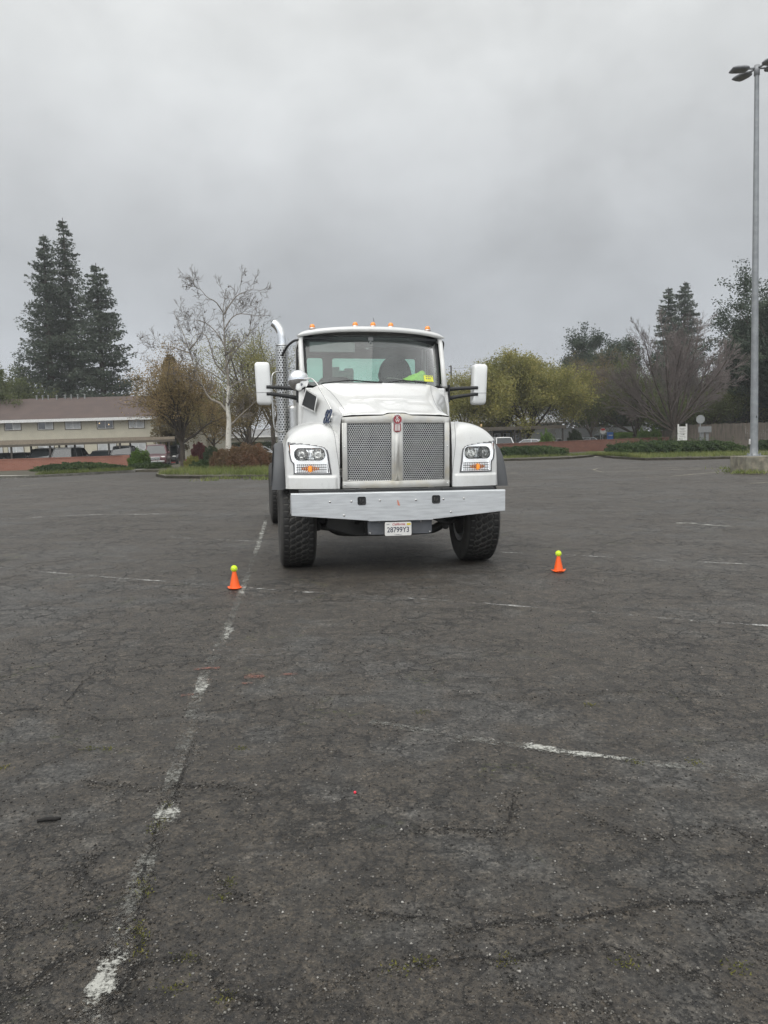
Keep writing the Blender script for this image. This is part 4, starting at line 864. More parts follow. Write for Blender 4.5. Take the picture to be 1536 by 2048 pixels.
def cab_extras():
    for s in (-1, 1):
        x0, x1 = 1.375, 1.572; pl = rpoly(x0, x1, 2.01, 2.565, .045, 6); n = len(pl); cx, cz = (x0+x1)/2, 2.29
        rows = []
        for k, y in ((.0, 1.80), (.5, 1.80), (.86, 1.805), (.96, 1.82), (1.0, 1.85), (1.0, 1.94), (.96, 1.96), (.0, 1.96)):
            rows.append([(s*(cx+(x-cx)*(k if k < .9 else (1-(1-k)*1.6))+.012*((z-cz)/.28)*(1)), y, cz+(z-cz)*(k if k < .9 else 1-(1-k)*.7)) for x, z in pl+[pl[0]]])
        mr = T('side_mirror', MB().grid(rows), 'white_plastic', True)
        MB().tube([(s*(x0+.004), 1.80, 2.168), (s*(x0+.02), 1.797, 2.168), (s*(x1-.02), 1.797, 2.168), (s*(x1-.004), 1.81, 2.168)], .0022, 5).obj('mirror_seam', M['sign_grey'], mr)
        MB().prism([(s*(cx+(x-cx)*.90), cz+(z-cz)*.94) for x, z in pl], 1.957, 1.972).obj('mirror_glass', M['chrome'], mr)
        for za, zb in ((2.238, 2.218), (2.150, 2.088)):
            MB().tube([(s*1.435, 1.80, za), (s*1.38, 1.81, za), (s*1.15, 1.82, (za+zb)/2), (s*.99, 1.84, zb)], [.022, .024, .026, .034], 10).obj('mirror_arm', M['black'], mr, True)
        MB().prism([(1.80, 2.04), (1.92, 2.04), (1.92, 2.28), (1.80, 2.28)], s*1.02, s*1.045, 'x').obj('mirror_mount', M['black'], mr, False, .01)
    # convex mirror on the left of the hood
    c = Vector((-1.052, 1.15, 2.268))
    mb = MB(); prof = [(.0, -.085), (.052, -.080), (.096, -.056), (.121, -.022), (.129, .0), (.129, .012), (.121, .020), (0, .022)]
    mb.lathe(prof, (0, 0, 0), 28, 'y')
    me = mb.mesh('hood_mirror'); me.transform(Matrix.Translation(c) @ Matrix.Rotation(R(18), 4, 'X') @ Matrix.Rotation(R(8), 4, 'Z'))
    cm = link('hood_mirror', me, M['chrome'], truck, True)
    MB().tube([tuple(p) for p in catmull([(-1.0, 1.09, 2.285), (-.93, 1.08, 2.290), (-.885, 1.04, 2.275), (-.83, .98, 2.20), (-.72, .86, 1.98), (-.685, .80, 1.88), (-.682, .78, 1.80)], 30)], .0085, 8).obj('mirror_stem', M['chrome_dull'], cm, True)
    MB().ball((-.685, .755, 1.765), 1, 14, 12, (.026, .035, .068)).obj('stem_foot', M['chrome_dull'], cm, True)
    # dark vent on the hood side and fleet number
    T('side_vent', MB().add([(-.925, 1.66, 2.185), (-.825, 1.22, 2.075), (-.862, 1.22, 1.905), (-.985, 1.66, 2.00)], [(0, 1, 2, 3)]), 'black')
    bs = MB().tube([(-.925, 1.68, 2.205), (-.818, 1.20, 2.09), (-.860, 1.20, 1.89), (-.990, 1.68, 1.985), (-.925, 1.68, 2.205)], .008, 6, False); T('vent_trim', bs, 'paint', True)
    # the number lies on the hood side, tilted with it
    tx = Vector((.16, -.987, 0)).normalized(); ty = Vector((.29, 0, .957)); tz = tx.cross(ty).normalized(); ty = tz.cross(tx)
    Mx = Matrix.Translation(Vector((-.713, .80, 1.80))+tz*.022) @ Matrix((tx, ty, tz)).transposed().to_4x4()
    text_mesh('fleet_number', '82', .25, M['door_ink'], truck, Mx, .006, 1.25, bold=.001)
    # exhaust stack
    ex = T('exhaust_stack', MB().tube([tuple(p) for p in catmull([(-1.172, 3.25, 2.90), (-1.172, 3.25, 2.92), (-1.172, 3.25, 2.95), (-1.172, 3.25, 3.08), (-1.190, 3.26, 3.17), (-1.232, 3.28, 3.25), (-1.285, 3.30, 3.30)], 60)], .062, 20, False), 'chrome', True)
    ex.modifiers.new('thickness', 'SOLIDIFY').thickness = .004
    MB().lathe([(.066, 1.30), (.066, 2.90)], (-1.172, 3.25, 0), 16).obj('muffler', M['black'], ex, True)
    rr = .094; hp = hexplate(0, 2*PI*rr, 1.36, 2.955, 2*PI*rr/14, .50, lambda u, z: (-1.172+rr*math.cos(u/rr), 3.25+rr*math.sin(u/rr), z)); hp.obj('heat_shield', M['chrome_dull'], ex, True)
    MB().lathe([(rr, 2.955), (rr+.004, 2.965), (.064, 2.97)], (-1.172, 3.25, 0), 24).obj('shield_collar', M['chrome_dull'], ex, True)
    T('grab_handle', MB().tube([tuple(p) for p in catmull([(-1.20, 3.12, 2.56), (-1.27, 3.08, 2.55), (-1.325, 3.05, 2.50), (-1.335, 3.05, 2.3), (-1.325, 3.05, 1.9), (-1.31, 3.05, 1.73), (-1.27, 3.06, 1.68), (-1.18, 3.10, 1.67)], 40)], .0125, 8), 'chrome_dull', True)
    T('air_cleaner', MB().lathe([(0, 1.35), (.115, 1.35), (.12, 1.38)]+[(.12+(.006 if k % 2 else 0), 1.4+k*.02) for k in range(32)]+[(.11, 2.07), (0, 2.08)], (-1.0, 3.28, 0), 24), 'chrome_dull', True)
    for a, b in ((-1.04, -.99), (.99, 1.04)): T('cab_skirt', MB().prism([(1.85, .95), (3.1, .95), (3.1, 1.14), (1.75, 1.14)], a, b, 'x'), 'black', False, .01)
cab_extras()
# loose things lying on the dashboard
def dash_things():
    TM = truck.matrix_world
    rng = np.random.default_rng(4)
    v = MB(); rows = []
    for i in range(15):
        t = i/14; row = []
        for j in range(9):
            w = j/8; x = .44+.33*t; hgt = .150*math.sin(PI*w)*(.25+.9*t)*(1-.5*max(0, t-.85)/.15); row.append((x+rng.normal()*.004, 1.98+.16*w+.03*math.sin(7*t), 2.345+hgt+rng.normal()*.006))
        rows.append(row)
    me = v.grid(rows).mesh('safety_vest'); o = link('safety_vest', me, M['hivis'], None, True); o.matrix_world = TM; tag(o, 'crumpled lime green safety vest lying on the dashboard behind the windshield', 'vest')
    p = MB().grid([[(.20+.42*t, 1.93+.14*w+.03*t, 2.347+.03*(1-t)**2+.012*math.sin(6*t)) for w in (0, .5, 1)] for t in np.linspace(0, 1, 10)]).mesh('paper_sheet'); o = link('paper_sheet', p, M['paper'], None, True); o.modifiers.new('t', 'SOLIDIFY').thickness = .003; o.matrix_world = TM; tag(o, 'pale papers lying on the dashboard in front of the lime green vest', 'papers')
dash_things()

# ------------------------------------------------------------------ cones and balls
def cone(px, py, lbl, lblb, rz, bend):
    g = gnd(px, py); c = thing('traffic_cone', lbl, 'cone', g, rz, 'small orange cones with tennis balls'); n = 28
    b = MB(); b.lathe([(.060, .008), (.056, .016), (.050, .04), (.036, .11), (.020, .178), (.0185, .186), (.014, .187)], n=n); b.obj('cone_body', M['orange'], c, True)
    k = MB(); q = 12; Gd = []
    for i in range(q+1):
        row = []
        for j in range(q+1):
            x, y = -.067+.134*i/q, -.067+.134*j/q; d = max(abs(x), abs(y))/.067; cr = (abs(x)*abs(y))/.067**2
            if cr > .72: x *= .93; y *= .93
            row.append((x, y, .010+bend*cr*.020-(.004 if d < .5 else 0)))
        Gd.append(row)
    o = k.grid(Gd).obj('cone_base', M['orange'], c, True); m = o.modifiers.new('t', 'SOLIDIFY'); m.thickness = .007
    bl = thing('tennis_ball', lblb, 'ball', (g.x, g.y, g.z+.186+.028), rz, 'tennis balls on the cones')
    MB().ball((0, 0, 0), .0345, 28, 18).obj('felt', M['ball'], bl, True)
    s_ = [(.0348*math.cos(t)*math.cos(.5*math.sin(2*t)), .0348*math.sin(t)*math.cos(.5*math.sin(2*t)), .0348*math.sin(.5*math.sin(2*t))) for t in np.linspace(0, 2*PI, 60)]
    MB().tube(s_, .0012, 5, False).obj('seam', M['ball_seam'], bl)
cone(470, 1178, 'small orange cone beside the faded white line, left of the truck', 'yellow green tennis ball on the cone left of the truck', R(25), .5)
cone(1117, 1144, 'small orange cone on the open asphalt right of the truck', 'yellow green tennis ball on the cone right of the truck', R(48), 1.0)
# small litter in the foreground
p = gnd(98, 1643); o = MB().tube([(-.045, 0, .006), (-.01, .004, .009), (.025, .002, .008), (.045, .008, .006)], [.006, .008, .008, .004], 6).obj('twig', M['stick'], None, True); o.location = p; o.rotation_euler = (0, 0, R(5)); tag(o, 'short dark twig lying on the cracked asphalt at left foreground', 'twig')
p = gnd(710, 1587); o = MB().ball((0, 0, .005), .0062, 10, 8).obj('red_bead', M['redbead'], None, True); o.location = p; tag(o, 'tiny red bead lying on bare asphalt in the middle foreground', 'bead')

# ------------------------------------------------------------------ lamp post
def lamp_post():
    b = gnd(1519, 946); b.z = 0; t = thing('lamp_post', 'tall grey parking lot lamp post with four flat heads on a square concrete block', 'lamp post', b)
    lean = lambda z: -.05-.012*max(0, z-.6)
    s = .66
    MB().box(-s, s, -s+.35, s+.35, -.05, .60).obj('base_block', M['plinth'], t, False, .025)
    H = 14.65
    pl_ = MB().lathe([(.20, .602), (.20, .64), (.17, .66), (.150, .70), (.142, 1.0), (.115, 7.0), (.078, H)], (0, 0, 0), 20); pm = MB(); pm.v = [(x+lean(z), y+.35, z) for x, y, z in pl_.v]; pm.f = pl_.f; pm.obj('pole', M['galv'], t, True)
    MB().box(-.30, .20, .10, .60, .602, .625).obj('base_plate', M['lamp_grey'], t)
    for k in range(4): a = R(45+90*k); MB().lathe([(.0, .72), (.028, .72), (.03, .66), (.03, .626)], (-.05+.22*math.cos(a), .35+.22*math.sin(a), 0), 8).obj('anchor_nut', M['galv'], t)
    MB().box(-.245, -.205, .30, .38, 1.05, 1.25).obj('hand_box', M['white_trim'], t, False, .01)
    MB().prism([(-.08, 2.05), (-.02, 2.05), (-.05, 2.14)], .205, .215).obj('triangle_mark', M['black'], t)
    c = Vector((lean(H), .35, H))
    MB().tube([c+Vector((0, 0, -.25)), c+Vector((0, 0, .10))], .10, 12).obj('pole_cap', M['lamp_grey'], t, True)
    for ang in (178, 114, 358, 294):
        a = R(ang); d = Vector((math.cos(a), math.sin(a), 0)); n = Vector((-d.y, d.x, 0)); z = Vector((0, 0, 1))
        arm = MB().tube([c+d*.06, c+d*.34], .04, 8).obj('arm', M['lamp_grey'], t, True)
        q = c+d*.30; rows = []
        for u, w, h0, h1 in ((0, .12, -.03, .03), (.06, .20, -.045, .045), (.24, .25, -.05, .05), (.50, .25, -.05, .04), (.61, .22, -.045, .02), (.63, .20, -.04, .0)):
            rows.append([q+d*u+n*x*w+z*h for x, h in ((-1, (h0+h1)*.45), (-.85, h1*.8), (0, h1), (.85, h1*.8), (1, (h0+h1)*.45), (.95, h0), (0, h0-.015), (-.95, h0), (-1, (h0+h1)*.45))])
        hd = MB().grid(rows); hd.f.append(tuple(range(8))); hd.f.append(tuple(range(5*9, 5*9+8)))
        h = hd.obj('lamp_head', M['lamp_grey'], t, True)
        MB().add([q+d*.14+n*.16-z*.069, q+d*.5+n*.16-z*.068, q+d*.5-n*.16-z*.068, q+d*.14-n*.16-z*.069], [(0, 1, 2, 3)]).obj('lamp_glass', M['sign_back'], h)
lamp_post()

# ------------------------------------------------------------------ vegetation kit
def unit(v): return v/max(1e-9, np.linalg.norm(v))
def grow(rng, p, d, L, r, lev, P, tubes, tips):
    n = P.get('seg', 5); pts = [p]; dd = unit(d)
    for i in range(n):
        dd = unit(dd+rng.normal(0, P['wander'], 3)+np.array([0, 0, P['up'][min(lev, len(P['up'])-1)]])); pts.append(pts[-1]+dd*L/n)
    rs = [max(P.get('rmin', .008), r*(1-.6*i/n)) for i in range(n+1)]
    tubes.append((pts, rs, 8 if lev == 0 else (5 if lev == 1 else 3)))
    if lev >= P['levels']: tips.extend(pts[1:]); return
    if lev == P['levels']-1: tips.append(pts[-1])
    for k in range(P['n'][lev]):
        t = rng.uniform(P.get('t0', .3) if lev else P.get('t00', .35), 1.0); f = t*n; i = min(int(f), n-1); q = pts[i]+(pts[i+1]-pts[i])*(f-i)
        a = rng.uniform(0, 2*PI); ax = unit(np.cross(dd, [math.cos(a), math.sin(a), .3*math.sin(a*2)])); an = R(rng.uniform(*P['ang'])); base = unit(pts[i+1]-pts[i])
        cd = unit(base*math.cos(an)+ax*math.sin(an)); grow(rng, q, cd, L*P['ratio']*rng.uniform(.7, 1.15)*(1.15-.45*t), rs[i]*P.get('rr', .55), lev+1, P, tubes, tips)
def tubes_mesh(name, tubes, mt, parent):
    V = []; F = []; b = 0
    for pts, rs, n in tubes:
        up = np.array([.31, .95, .05])
        for i, p in enumerate(pts):
            d = unit(pts[min(i+1, len(pts)-1)]-pts[max(i-1, 0)]); a = unit(np.cross(d, up)); c = np.cross(d, a)
            for k in range(n): t = 2*PI*k/n; V.append(p+(a*math.cos(t)+c*math.sin(t))*rs[i])
        for i in range(len(pts)-1):
            for k in range(n): F.append((b+i*n+k, b+i*n+(k+1) % n, b+(i+1)*n+(k+1) % n, b+(i+1)*n+k))
        b += len(pts)*n
    return link(name, np_mesh(name, V, F), mt, parent, True)
def leaf_quads(name, C, size, mt, parent, rng, flat=0.0, aspect=.6, kind=None):
    """small leaf shaped quads centred on C"""
    n = len(C); C = np.asarray(C, float); s = size*rng.uniform(.55, 1.35, n)[:, None]
    a = rng.normal(0, 1, (n, 3)); a[:, 2] *= (1-flat); a /= np.linalg.norm(a, axis=1)[:, None]; b = rng.normal(0, 1, (n, 3)); b[:, 2] *= (1-flat); b -= a*(a*b).sum(1)[:, None]; b /= np.linalg.norm(b, axis=1)[:, None]
    V = np.stack([C-a*s*.5, C+b*s*aspect*.5, C+a*s*.5, C-b*s*aspect*.5], 1).reshape(-1, 3)
    o = link(name, np_mesh(name, V, np.arange(4*n).reshape(-1, 4)), mt, parent)
    if kind: o['kind'] = kind
    return o
def cloud(rng, P, per, spread):
    P = np.asarray(P, float); Q = np.repeat(P, per, 0); return Q+rng.normal(0, 1, Q.shape)*np.asarray(spread)
LM = {'green': leaf_mat('leaves_mid_green', (.042, .052, .022), (.088, .105, .040), (.14, .15, .06)),
      'yellowgreen': leaf_mat('leaves_yellow_green', (.085, .090, .030), (.195, .190, .060), (.31, .265, .090), .5),
      'olive': leaf_mat('leaves_olive_brown', (.060, .052, .026), (.120, .098, .045), (.19, .135, .06), .5),
      'bronze': leaf_mat('leaves_bronze', (.11, .085, .042), (.21, .160, .075), (.29, .20, .11), .5),
      'dark': leaf_mat('needles_dark', (.020, .030, .022), (.038, .054, .036), (.065, .085, .052), .4, .2),
      'redwood': leaf_mat('redwood_needles', (.034, .044, .036), (.058, .074, .055), (.095, .112, .075), .35, .25),
      'red': leaf_mat('leaves_dark_red', (.055, .014, .016), (.10, .024, .024), (.14, .05, .035), .8),
      'redbush': leaf_mat('leaves_red_brown', (.060, .060, .028), (.140, .088, .052), (.20, .105, .068), .45),
      'bright': leaf_mat('leaves_bright_green', (.040, .070, .018), (.085, .145, .030), (.14, .20, .045), 1),
      'juniper': leaf_mat('juniper', (.020, .034, .016), (.045, .072, .028), (.085, .115, .040), .8),
      'darkgreen': leaf_mat('leaves_dark_green', (.022, .032, .018), (.042, .056, .028), (.07, .085, .04), .6)}
def tree(name, label, cat, base, height, spread, leafm, rng_seed, leaf=.16, per=9, levels=3, fork=.25, trunk_r=None, barkm='bark', n=(7, 6, 5), ang=(25, 60), group=None, up=(.05, .06, .04), tipsp=.35, squash=.75, crownname='crown', density=None, lean=(0, 0)):
    rng = np.random.default_rng(rng_seed); t = thing(name, label, cat, base, 0, group); tr = trunk_r or height*.022; tubes = []; tips = []
    P = dict(wander=.10, up=up, levels=levels, n=n, ang=ang, ratio=.62, t0=.25, rmin=.012)
    tk = [np.zeros(3)]; d = np.array([lean[0], lean[1], 1.0])
    for i in range(4): tk.append(tk[-1]+unit(d+rng.normal(0, .06, 3))*height*fork/4)
    tubes.append((tk, [tr*1.25, tr, tr*.9, tr*.85, tr*.8], 9))
    for k in range(n[0]):
        a = 2*PI*(k+rng.uniform(-.3, .3))/n[0]; el = R(rng.uniform(25, 75)) if k else R(88); dd = np.array([math.cos(a)*math.cos(el), math.sin(a)*math.cos(el), math.sin(el)])
        L = min(spread*.62/max(math.cos(el), .25), height*(1-fork)*.75/max(math.sin(el), .3)); grow(rng, tk[-1]-np.array([0, 0, rng.uniform(0, height*fork*.25)]), dd, L, tr*.55, 1, P, tubes, tips)
    tubes_mesh('trunk', tubes, M[barkm], t)
    tips = np.array(tips)
    if leafm:
        C = cloud(rng, tips, per, (tipsp, tipsp, tipsp*squash))
        C = C[C[:, 2] > height*fork*.55]
        leaf_quads(crownname, C, leaf, LM[leafm], t, rng)
    return t
def bare_tree(name, label, base, height, seed, P, trunk_r, barkm, group=None, dirs=None, fork=.25):
    rng = np.random.default_rng(seed); t = thing(name, label, 'tree', base, 0, group); tubes = []; tips = []; tk = [np.zeros(3)]
    for i in range(3): tk.append(tk[-1]+unit(np.array([0, 0, 1])+rng.normal(0, .05, 3))*height*fork/3)
    tubes.append((tk, [trunk_r*1.2, trunk_r, trunk_r*.92, trunk_r*.85], 9)); main = []; twig = []
    for k, (a, el, L) in enumerate(dirs): grow(rng, tk[-1]-np.array([0, 0, rng.uniform(0, height*fork*.3)]), np.array([math.cos(R(a))*math.cos(R(el)), math.sin(R(a))*math.cos(R(el)), math.sin(R(el))]), L*height, trunk_r*.55, 1, P, tubes, tips)
    tubes_mesh('trunk', [q for q in tubes if q[2] > 3], M[barkm], t); tubes_mesh('crown', [q for q in tubes if q[2] == 3], M['twig_purple'] if barkm != 'bark_white' else M['bark_twig'], t)
    return t
def conifer(name, label, base, H, W, seed, leafm='redwood', group=None, levels=46, first=.10, droop=.25, leaf=.42, dens=1.0, irr=.25, shape=.75, cat='tree', crown_pow=.8):
    rng = np.random.default_rng(seed); t = thing(name, label, cat, base, 0, group); tr = H*.016; tubes = [([np.array([0, 0, z]) for z in np.linspace(0, H, 9)], list(np.linspace(tr*1.4, .04, 9)), 8)]; C = []
    for i in range(levels):
        f = first+(1-first)*(i+rng.uniform(-.4, .4))/levels; f = min(max(f, first), .995); z = H*f; prof = ((1-f)**crown_pow)*min(1, .6+(f-first)*3)
        nb = 7 if f < .9 else 6
        for k in range(nb):
            a = rng.uniform(0, 2*PI); L = W/2*prof*rng.uniform(1-irr*1.6, 1+irr)+.15; m = 5; dd = np.array([math.cos(a), math.sin(a), 0]); p0 = np.array([0, 0, z]); pts = []
            for j in range(m+1): u = j/m; pts.append(p0+dd*L*u+np.array([0, 0, L*(-droop*u*1.3+droop*1.25*u**2.6)+.1*u]))
            tubes.append((pts, list(np.linspace(.05, .012, m+1)), 3)); q = int(max(12, L*17*dens))
            u = rng.uniform(.12, 1.03, q)**.8; sp = .08+.13*L*np.sin(np.clip(u, 0, 1)*2.6)
            side = np.array([-dd[1], dd[0], 0]); off = rng.normal(0, 1, q)*sp; idx = np.clip(u*m, 0, m-1e-3); ii = idx.astype(int); fr = (idx-ii)[:, None]; A = np.array(pts)
            base_p = A[ii]*(1-fr)+A[ii+1]*fr; C.append(base_p+side[None]*off[:, None]+np.stack([np.zeros(q), np.zeros(q), -np.abs(rng.normal(0, .12+.05*L, q))], 1))
    C = np.concatenate(C); tubes_mesh('trunk', tubes, M['bark'], t); leaf_quads('crown', C, leaf, LM[leafm], t, rng, .35, .45); return t
def shrub(name, label, cat, base, sx, sy, sz, leafm, seed, leaf=.10, dens=260, group=None, lump=.16, hollow=.55, shape=None, rz=0, sprig=0):
    rng = np.random.default_rng(seed); t = thing(name, label, cat, base, rz, group); n = int(dens*(sx*sy+sx*sz+sy*sz)*1.6)+200; n = min(n, 26000)
    d = rng.normal(0, 1, (n, 3)); d /= np.linalg.norm(d, axis=1)[:, None]; d[:, 2] = np.abs(d[:, 2]); lum = 1+lump*(np.sin(d[:, 0]*7*max(1, sx*.5)+seed)*np.cos(d[:, 1]*6+seed*2)+.7*np.sin(d[:, 2]*9+d[:, 0]*11*max(1, sx*.4)))
    r = rng.uniform(hollow, 1.0, n)**.5*lum
    if shape == 'box': d = d/np.maximum.reduce([np.abs(d[:, 0]), np.abs(d[:, 1]), np.abs(d[:, 2])])[:, None]*.93; r = rng.uniform(.75, 1.0, n)
    if shape == 'vase': w = .55+.45*np.clip(d[:, 2]*1.3, 0, 1)
    C = d*r[:, None]*np.array([sx/2, sy/2, sz])
    if shape == 'vase': C[:, :2] *= (.55+.5*np.clip(C[:, 2]/sz, 0, 1))[:, None]
    if shape == 'flat': C[:, 2] = sz*np.clip(C[:, 2]/sz, 0, 1)**.7
    C[:, 2] += .02; leaf_quads('foliage', C, leaf, LM[leafm], t, rng)
    if sprig:
        q = rng.integers(0, n, sprig); S_ = C[q]*1.0; leaf_quads('sprigs', cloud(rng, S_, 12, (leaf*.8, leaf*.8, leaf*1.4))+np.array([0, 0, leaf]), leaf*.8, LM[leafm], t, rng)
    st = [([np.array([0, 0, 0.]), np.array([.02, 0, sz*.4]), np.array([math.cos(k*1.3)*sx*.2, math.sin(k*1.3)*sy*.2, sz*.72])], [.03, .025, .012], 5) for k in range(5)]; tubes_mesh('stem', st, M['bark'], t); return t
def Z(px, py, Y): return at(px, py, Y)
def base_at(px, Y, z=0.0): p = at(px, 885, Y); return Vector((p.x, Y, z))

# ------------------------------------------------------------------ planting strips and pavements beyond the lot
def slab(name, pts, h, m, z0=-.3, kind='structure'):
    mb = MB(); n = len(pts); mb.v = [(p[0], p[1], z0) for p in pts]+[(p[0], p[1], h) for p in pts]; mb.f = [tuple(range(n, 2*n)), tuple(range(n-1, -1, -1))]+[(i, (i+1) % n, (i+1) % n+n, i+n) for i in range(n)]
    o = mb.obj(name, M[m]); o['kind'] = kind; return o
def kerb(pts, h, w=.16):
    V = []; mb = MB()
    for a, b in zip(pts[:-1], pts[1:]):
        a = Vector((a[0], a[1], 0)); b = Vector((b[0], b[1], 0)); d = (b-a).normalized(); n = Vector((-d.y, d.x, 0))*w; mb.add([a, b, b+n, a+n, a+Vector((0, 0, h)), b+Vector((0, 0, h)), b+n+Vector((0, 0, h)), a+n+Vector((0, 0, h))], [(0, 1, 5, 4), (1, 2, 6, 5), (2, 3, 7, 6), (3, 0, 4, 7), (4, 5, 6, 7)])
    mb.obj('kerb', M['kerb'])['kind'] = 'structure'
g = lambda x, y: tuple(gnd(x, y)[:2])
LK = [(-70, 41.5), g(-40, 959), g(60, 956), g(160, 951), g(262, 945)]
slab('pavement', LK+[(g(262, 945)[0]+.3, 52.5), (-70, 51)], .13, 'concrete'); kerb(LK, .145)
slab('planting_bed', [g(70, 954.5), g(160, 950.2), g(258, 944.5), (g(262, 945)[0], 54.2), (-42, 54)], .15, 'soil')
IS = [g(312, 953), g(330, 957), g(400, 957.5), g(480, 957), g(560, 956.5), g(640, 955)]
slab('grass_island', IS+[(g(640, 955)[0]+6, 56), g(410, 924), g(330, 935)], .14, 'soil'); kerb(IS, .15)
slab('planting_bed', [g(268, 944), g(330, 944), g(330, 936), (g(262, 945)[0]+.8, 55)], .12, 'soil')
RK1 = [g(960, 923), g(1060, 921), g(1140, 918), g(1184, 914)]
slab('planting_bed', RK1+[(23.2, 72), (6, 63)], .13, 'soil'); kerb(RK1, .14)
slab('path', [g(1185, 914), g(1222, 915), (26.5, 75), (23.2, 75)], .012, 'concrete')
RK2 = [g(1190, 912.5), g(1225, 917), g(1290, 921), g(1400, 919.5), g(1490, 917), (60, 41)]
slab('planting_bed', [RK2[0], RK2[1], RK2[2], RK2[3], RK2[4], RK2[5], (60, 60), (36, 66), (27, 72)], .13, 'soil'); kerb(RK2, .145)
def grass_patch(name, quads, n, h, seed, z=.14, mt='grass'):
    rng = np.random.default_rng(seed); pts = []
    for (a, b, depth) in quads:
        A = gnd(*a); B = gnd(*b)
        for _ in range(int(n*(B-A).length/10)):
            t = rng.random(); u = rng.random()**1.4; p = A.lerp(B, t)
            if math.sin(p.x*2.3+seed)+math.sin(p.x*.9)*.8+rng.normal()*.8 < -.9: continue
            pts.append((p.x, p.y+u*depth+.05, z))
    return blades(name, pts, h, .012, M[mt], rng)
grass_patch('grass', [((315, 955), (545, 957), 6.0), ((545, 957), (640, 955), 4)], 5500, .42, 3)
grass_patch('grass', [((985, 922), (1184, 914), 2.5)], 2000, .28, 5)
grass_patch('grass', [((1195, 914), (1290, 921), 3.5), ((1290, 921), (1490, 917), 5.5), ((1490, 917), (1600, 914), 6)], 3600, .36, 7)
grass_patch('grass', [((70, 955), (262, 945), .8), ((1330, 917), (1480, 914), 3.0)], 3500, .30, 8)
rw = np.random.default_rng(12); wp_ = []
for x, y, n_ in ((415, 962, 60), (437, 958, 40), (463, 958, 60), (515, 958, 90), (527, 960, 60), (1480, 944, 120), (1492, 948, 160), (1455, 938, 40), (1515, 949, 80)):
    c = gnd(x, y)
    for _ in range(n_): wp_.append((c.x+rw.normal()*.35, c.y+rw.normal()*.18, .0))
blades('weeds', wp_, .20, .02, M['grass'], rw, lean=.6)

# ------------------------------------------------------------------ walls, fences
def brick_wall(a, b, h, m, label, th=.22, pier=None):
    a = Vector(a); b = Vector(b); d = b-a; L = d.length; t = thing('brick_wall', label, 'wall', (a.x, a.y, 0), math.atan2(d.y, d.x))
    MB().add([(0, 0, 0), (L, 0, 0), (L, th, 0), (0, th, 0), (0, 0, h[0]), (L, 0, h[1]), (L, th, h[1]), (0, th, h[0])], [(0, 1, 5, 4), (1, 2, 6, 5), (2, 3, 7, 6), (3, 0, 4, 7)]).obj('wall_face', M[m], t)
    MB().add([(-.02, -.03, h[0]), (L+.02, -.03, h[1]), (L+.02, th+.03, h[1]), (-.02, th+.03, h[0]), (-.02, -.03, h[0]+.06), (L+.02, -.03, h[1]+.06), (L+.02, th+.03, h[1]+.06), (-.02, th+.03, h[0]+.06)], [(0, 1, 5, 4), (1, 2, 6, 5), (2, 3, 7, 6), (3, 0, 4, 7), (4, 5, 6, 7)]).obj('wall_cap', M[m], t)
    if pier: MB().box(L-.02, L+pier, -.12, th+.12, 0, h[1]+.08).obj('pier', M[m], t)
    return t
pa = base_at(-120, 52.5); pb = base_at(243, 56.5)
brick_wall((pa.x, pa.y), (pb.x, pb.y), (.92, .95), 'brick_left', 'low salmon brick wall in front of the carport at left', pier=.52)
pa = base_at(900, 58); pb = base_at(1338, 80)
brick_wall((pa.x, pa.y), (pb.x, pb.y), (1.02, 1.20), 'brick_right', 'long low red brick wall behind the ivy mounds at right')
def board_fence(a, b, z0, z1, label):
    a = Vector(a); b = Vector(b); d = b-a; L = d.length; t = thing('wooden_fence', label, 'fence', (a.x, a.y, 0), math.atan2(d.y, d.x)); rng = random.Random(4); mb = MB(); x = 0
    while x < L: mb.box(x, x+.145, 0, .025, z0, z1+rng.uniform(-.05, .05)); x += .155
    mb.obj('boards', M['fence_wood'], t); MB().box(0, L, .03, .08, z1-.25, z1-.15).box(0, L, .03, .08, z0+.2, z0+.3).obj('rail', M['pole_wood'], t)
    for k in range(int(L/2.4)+1): MB().box(k*2.4-.06, k*2.4+.06, .03, .15, 0, z1+.03).obj('post', M['pole_wood'], t)
    MB().box(0, L, -.05, .0, 0, z0).obj('gravel_board', M['brown_trim'], t)
    return t
pa = base_at(1372, 76); pb = base_at(1700, 70); board_fence((pa.x, pa.y), (pb.x, pb.y), .75, 2.42, 'weathered brown board fence behind the lamp post at right')
pa = base_at(1222, 88); pb = base_at(1378, 82); board_fence((pa.x, pa.y), (pb.x, pb.y), .3, 1.95, 'shaded dark board fence behind the trimmed hedges')

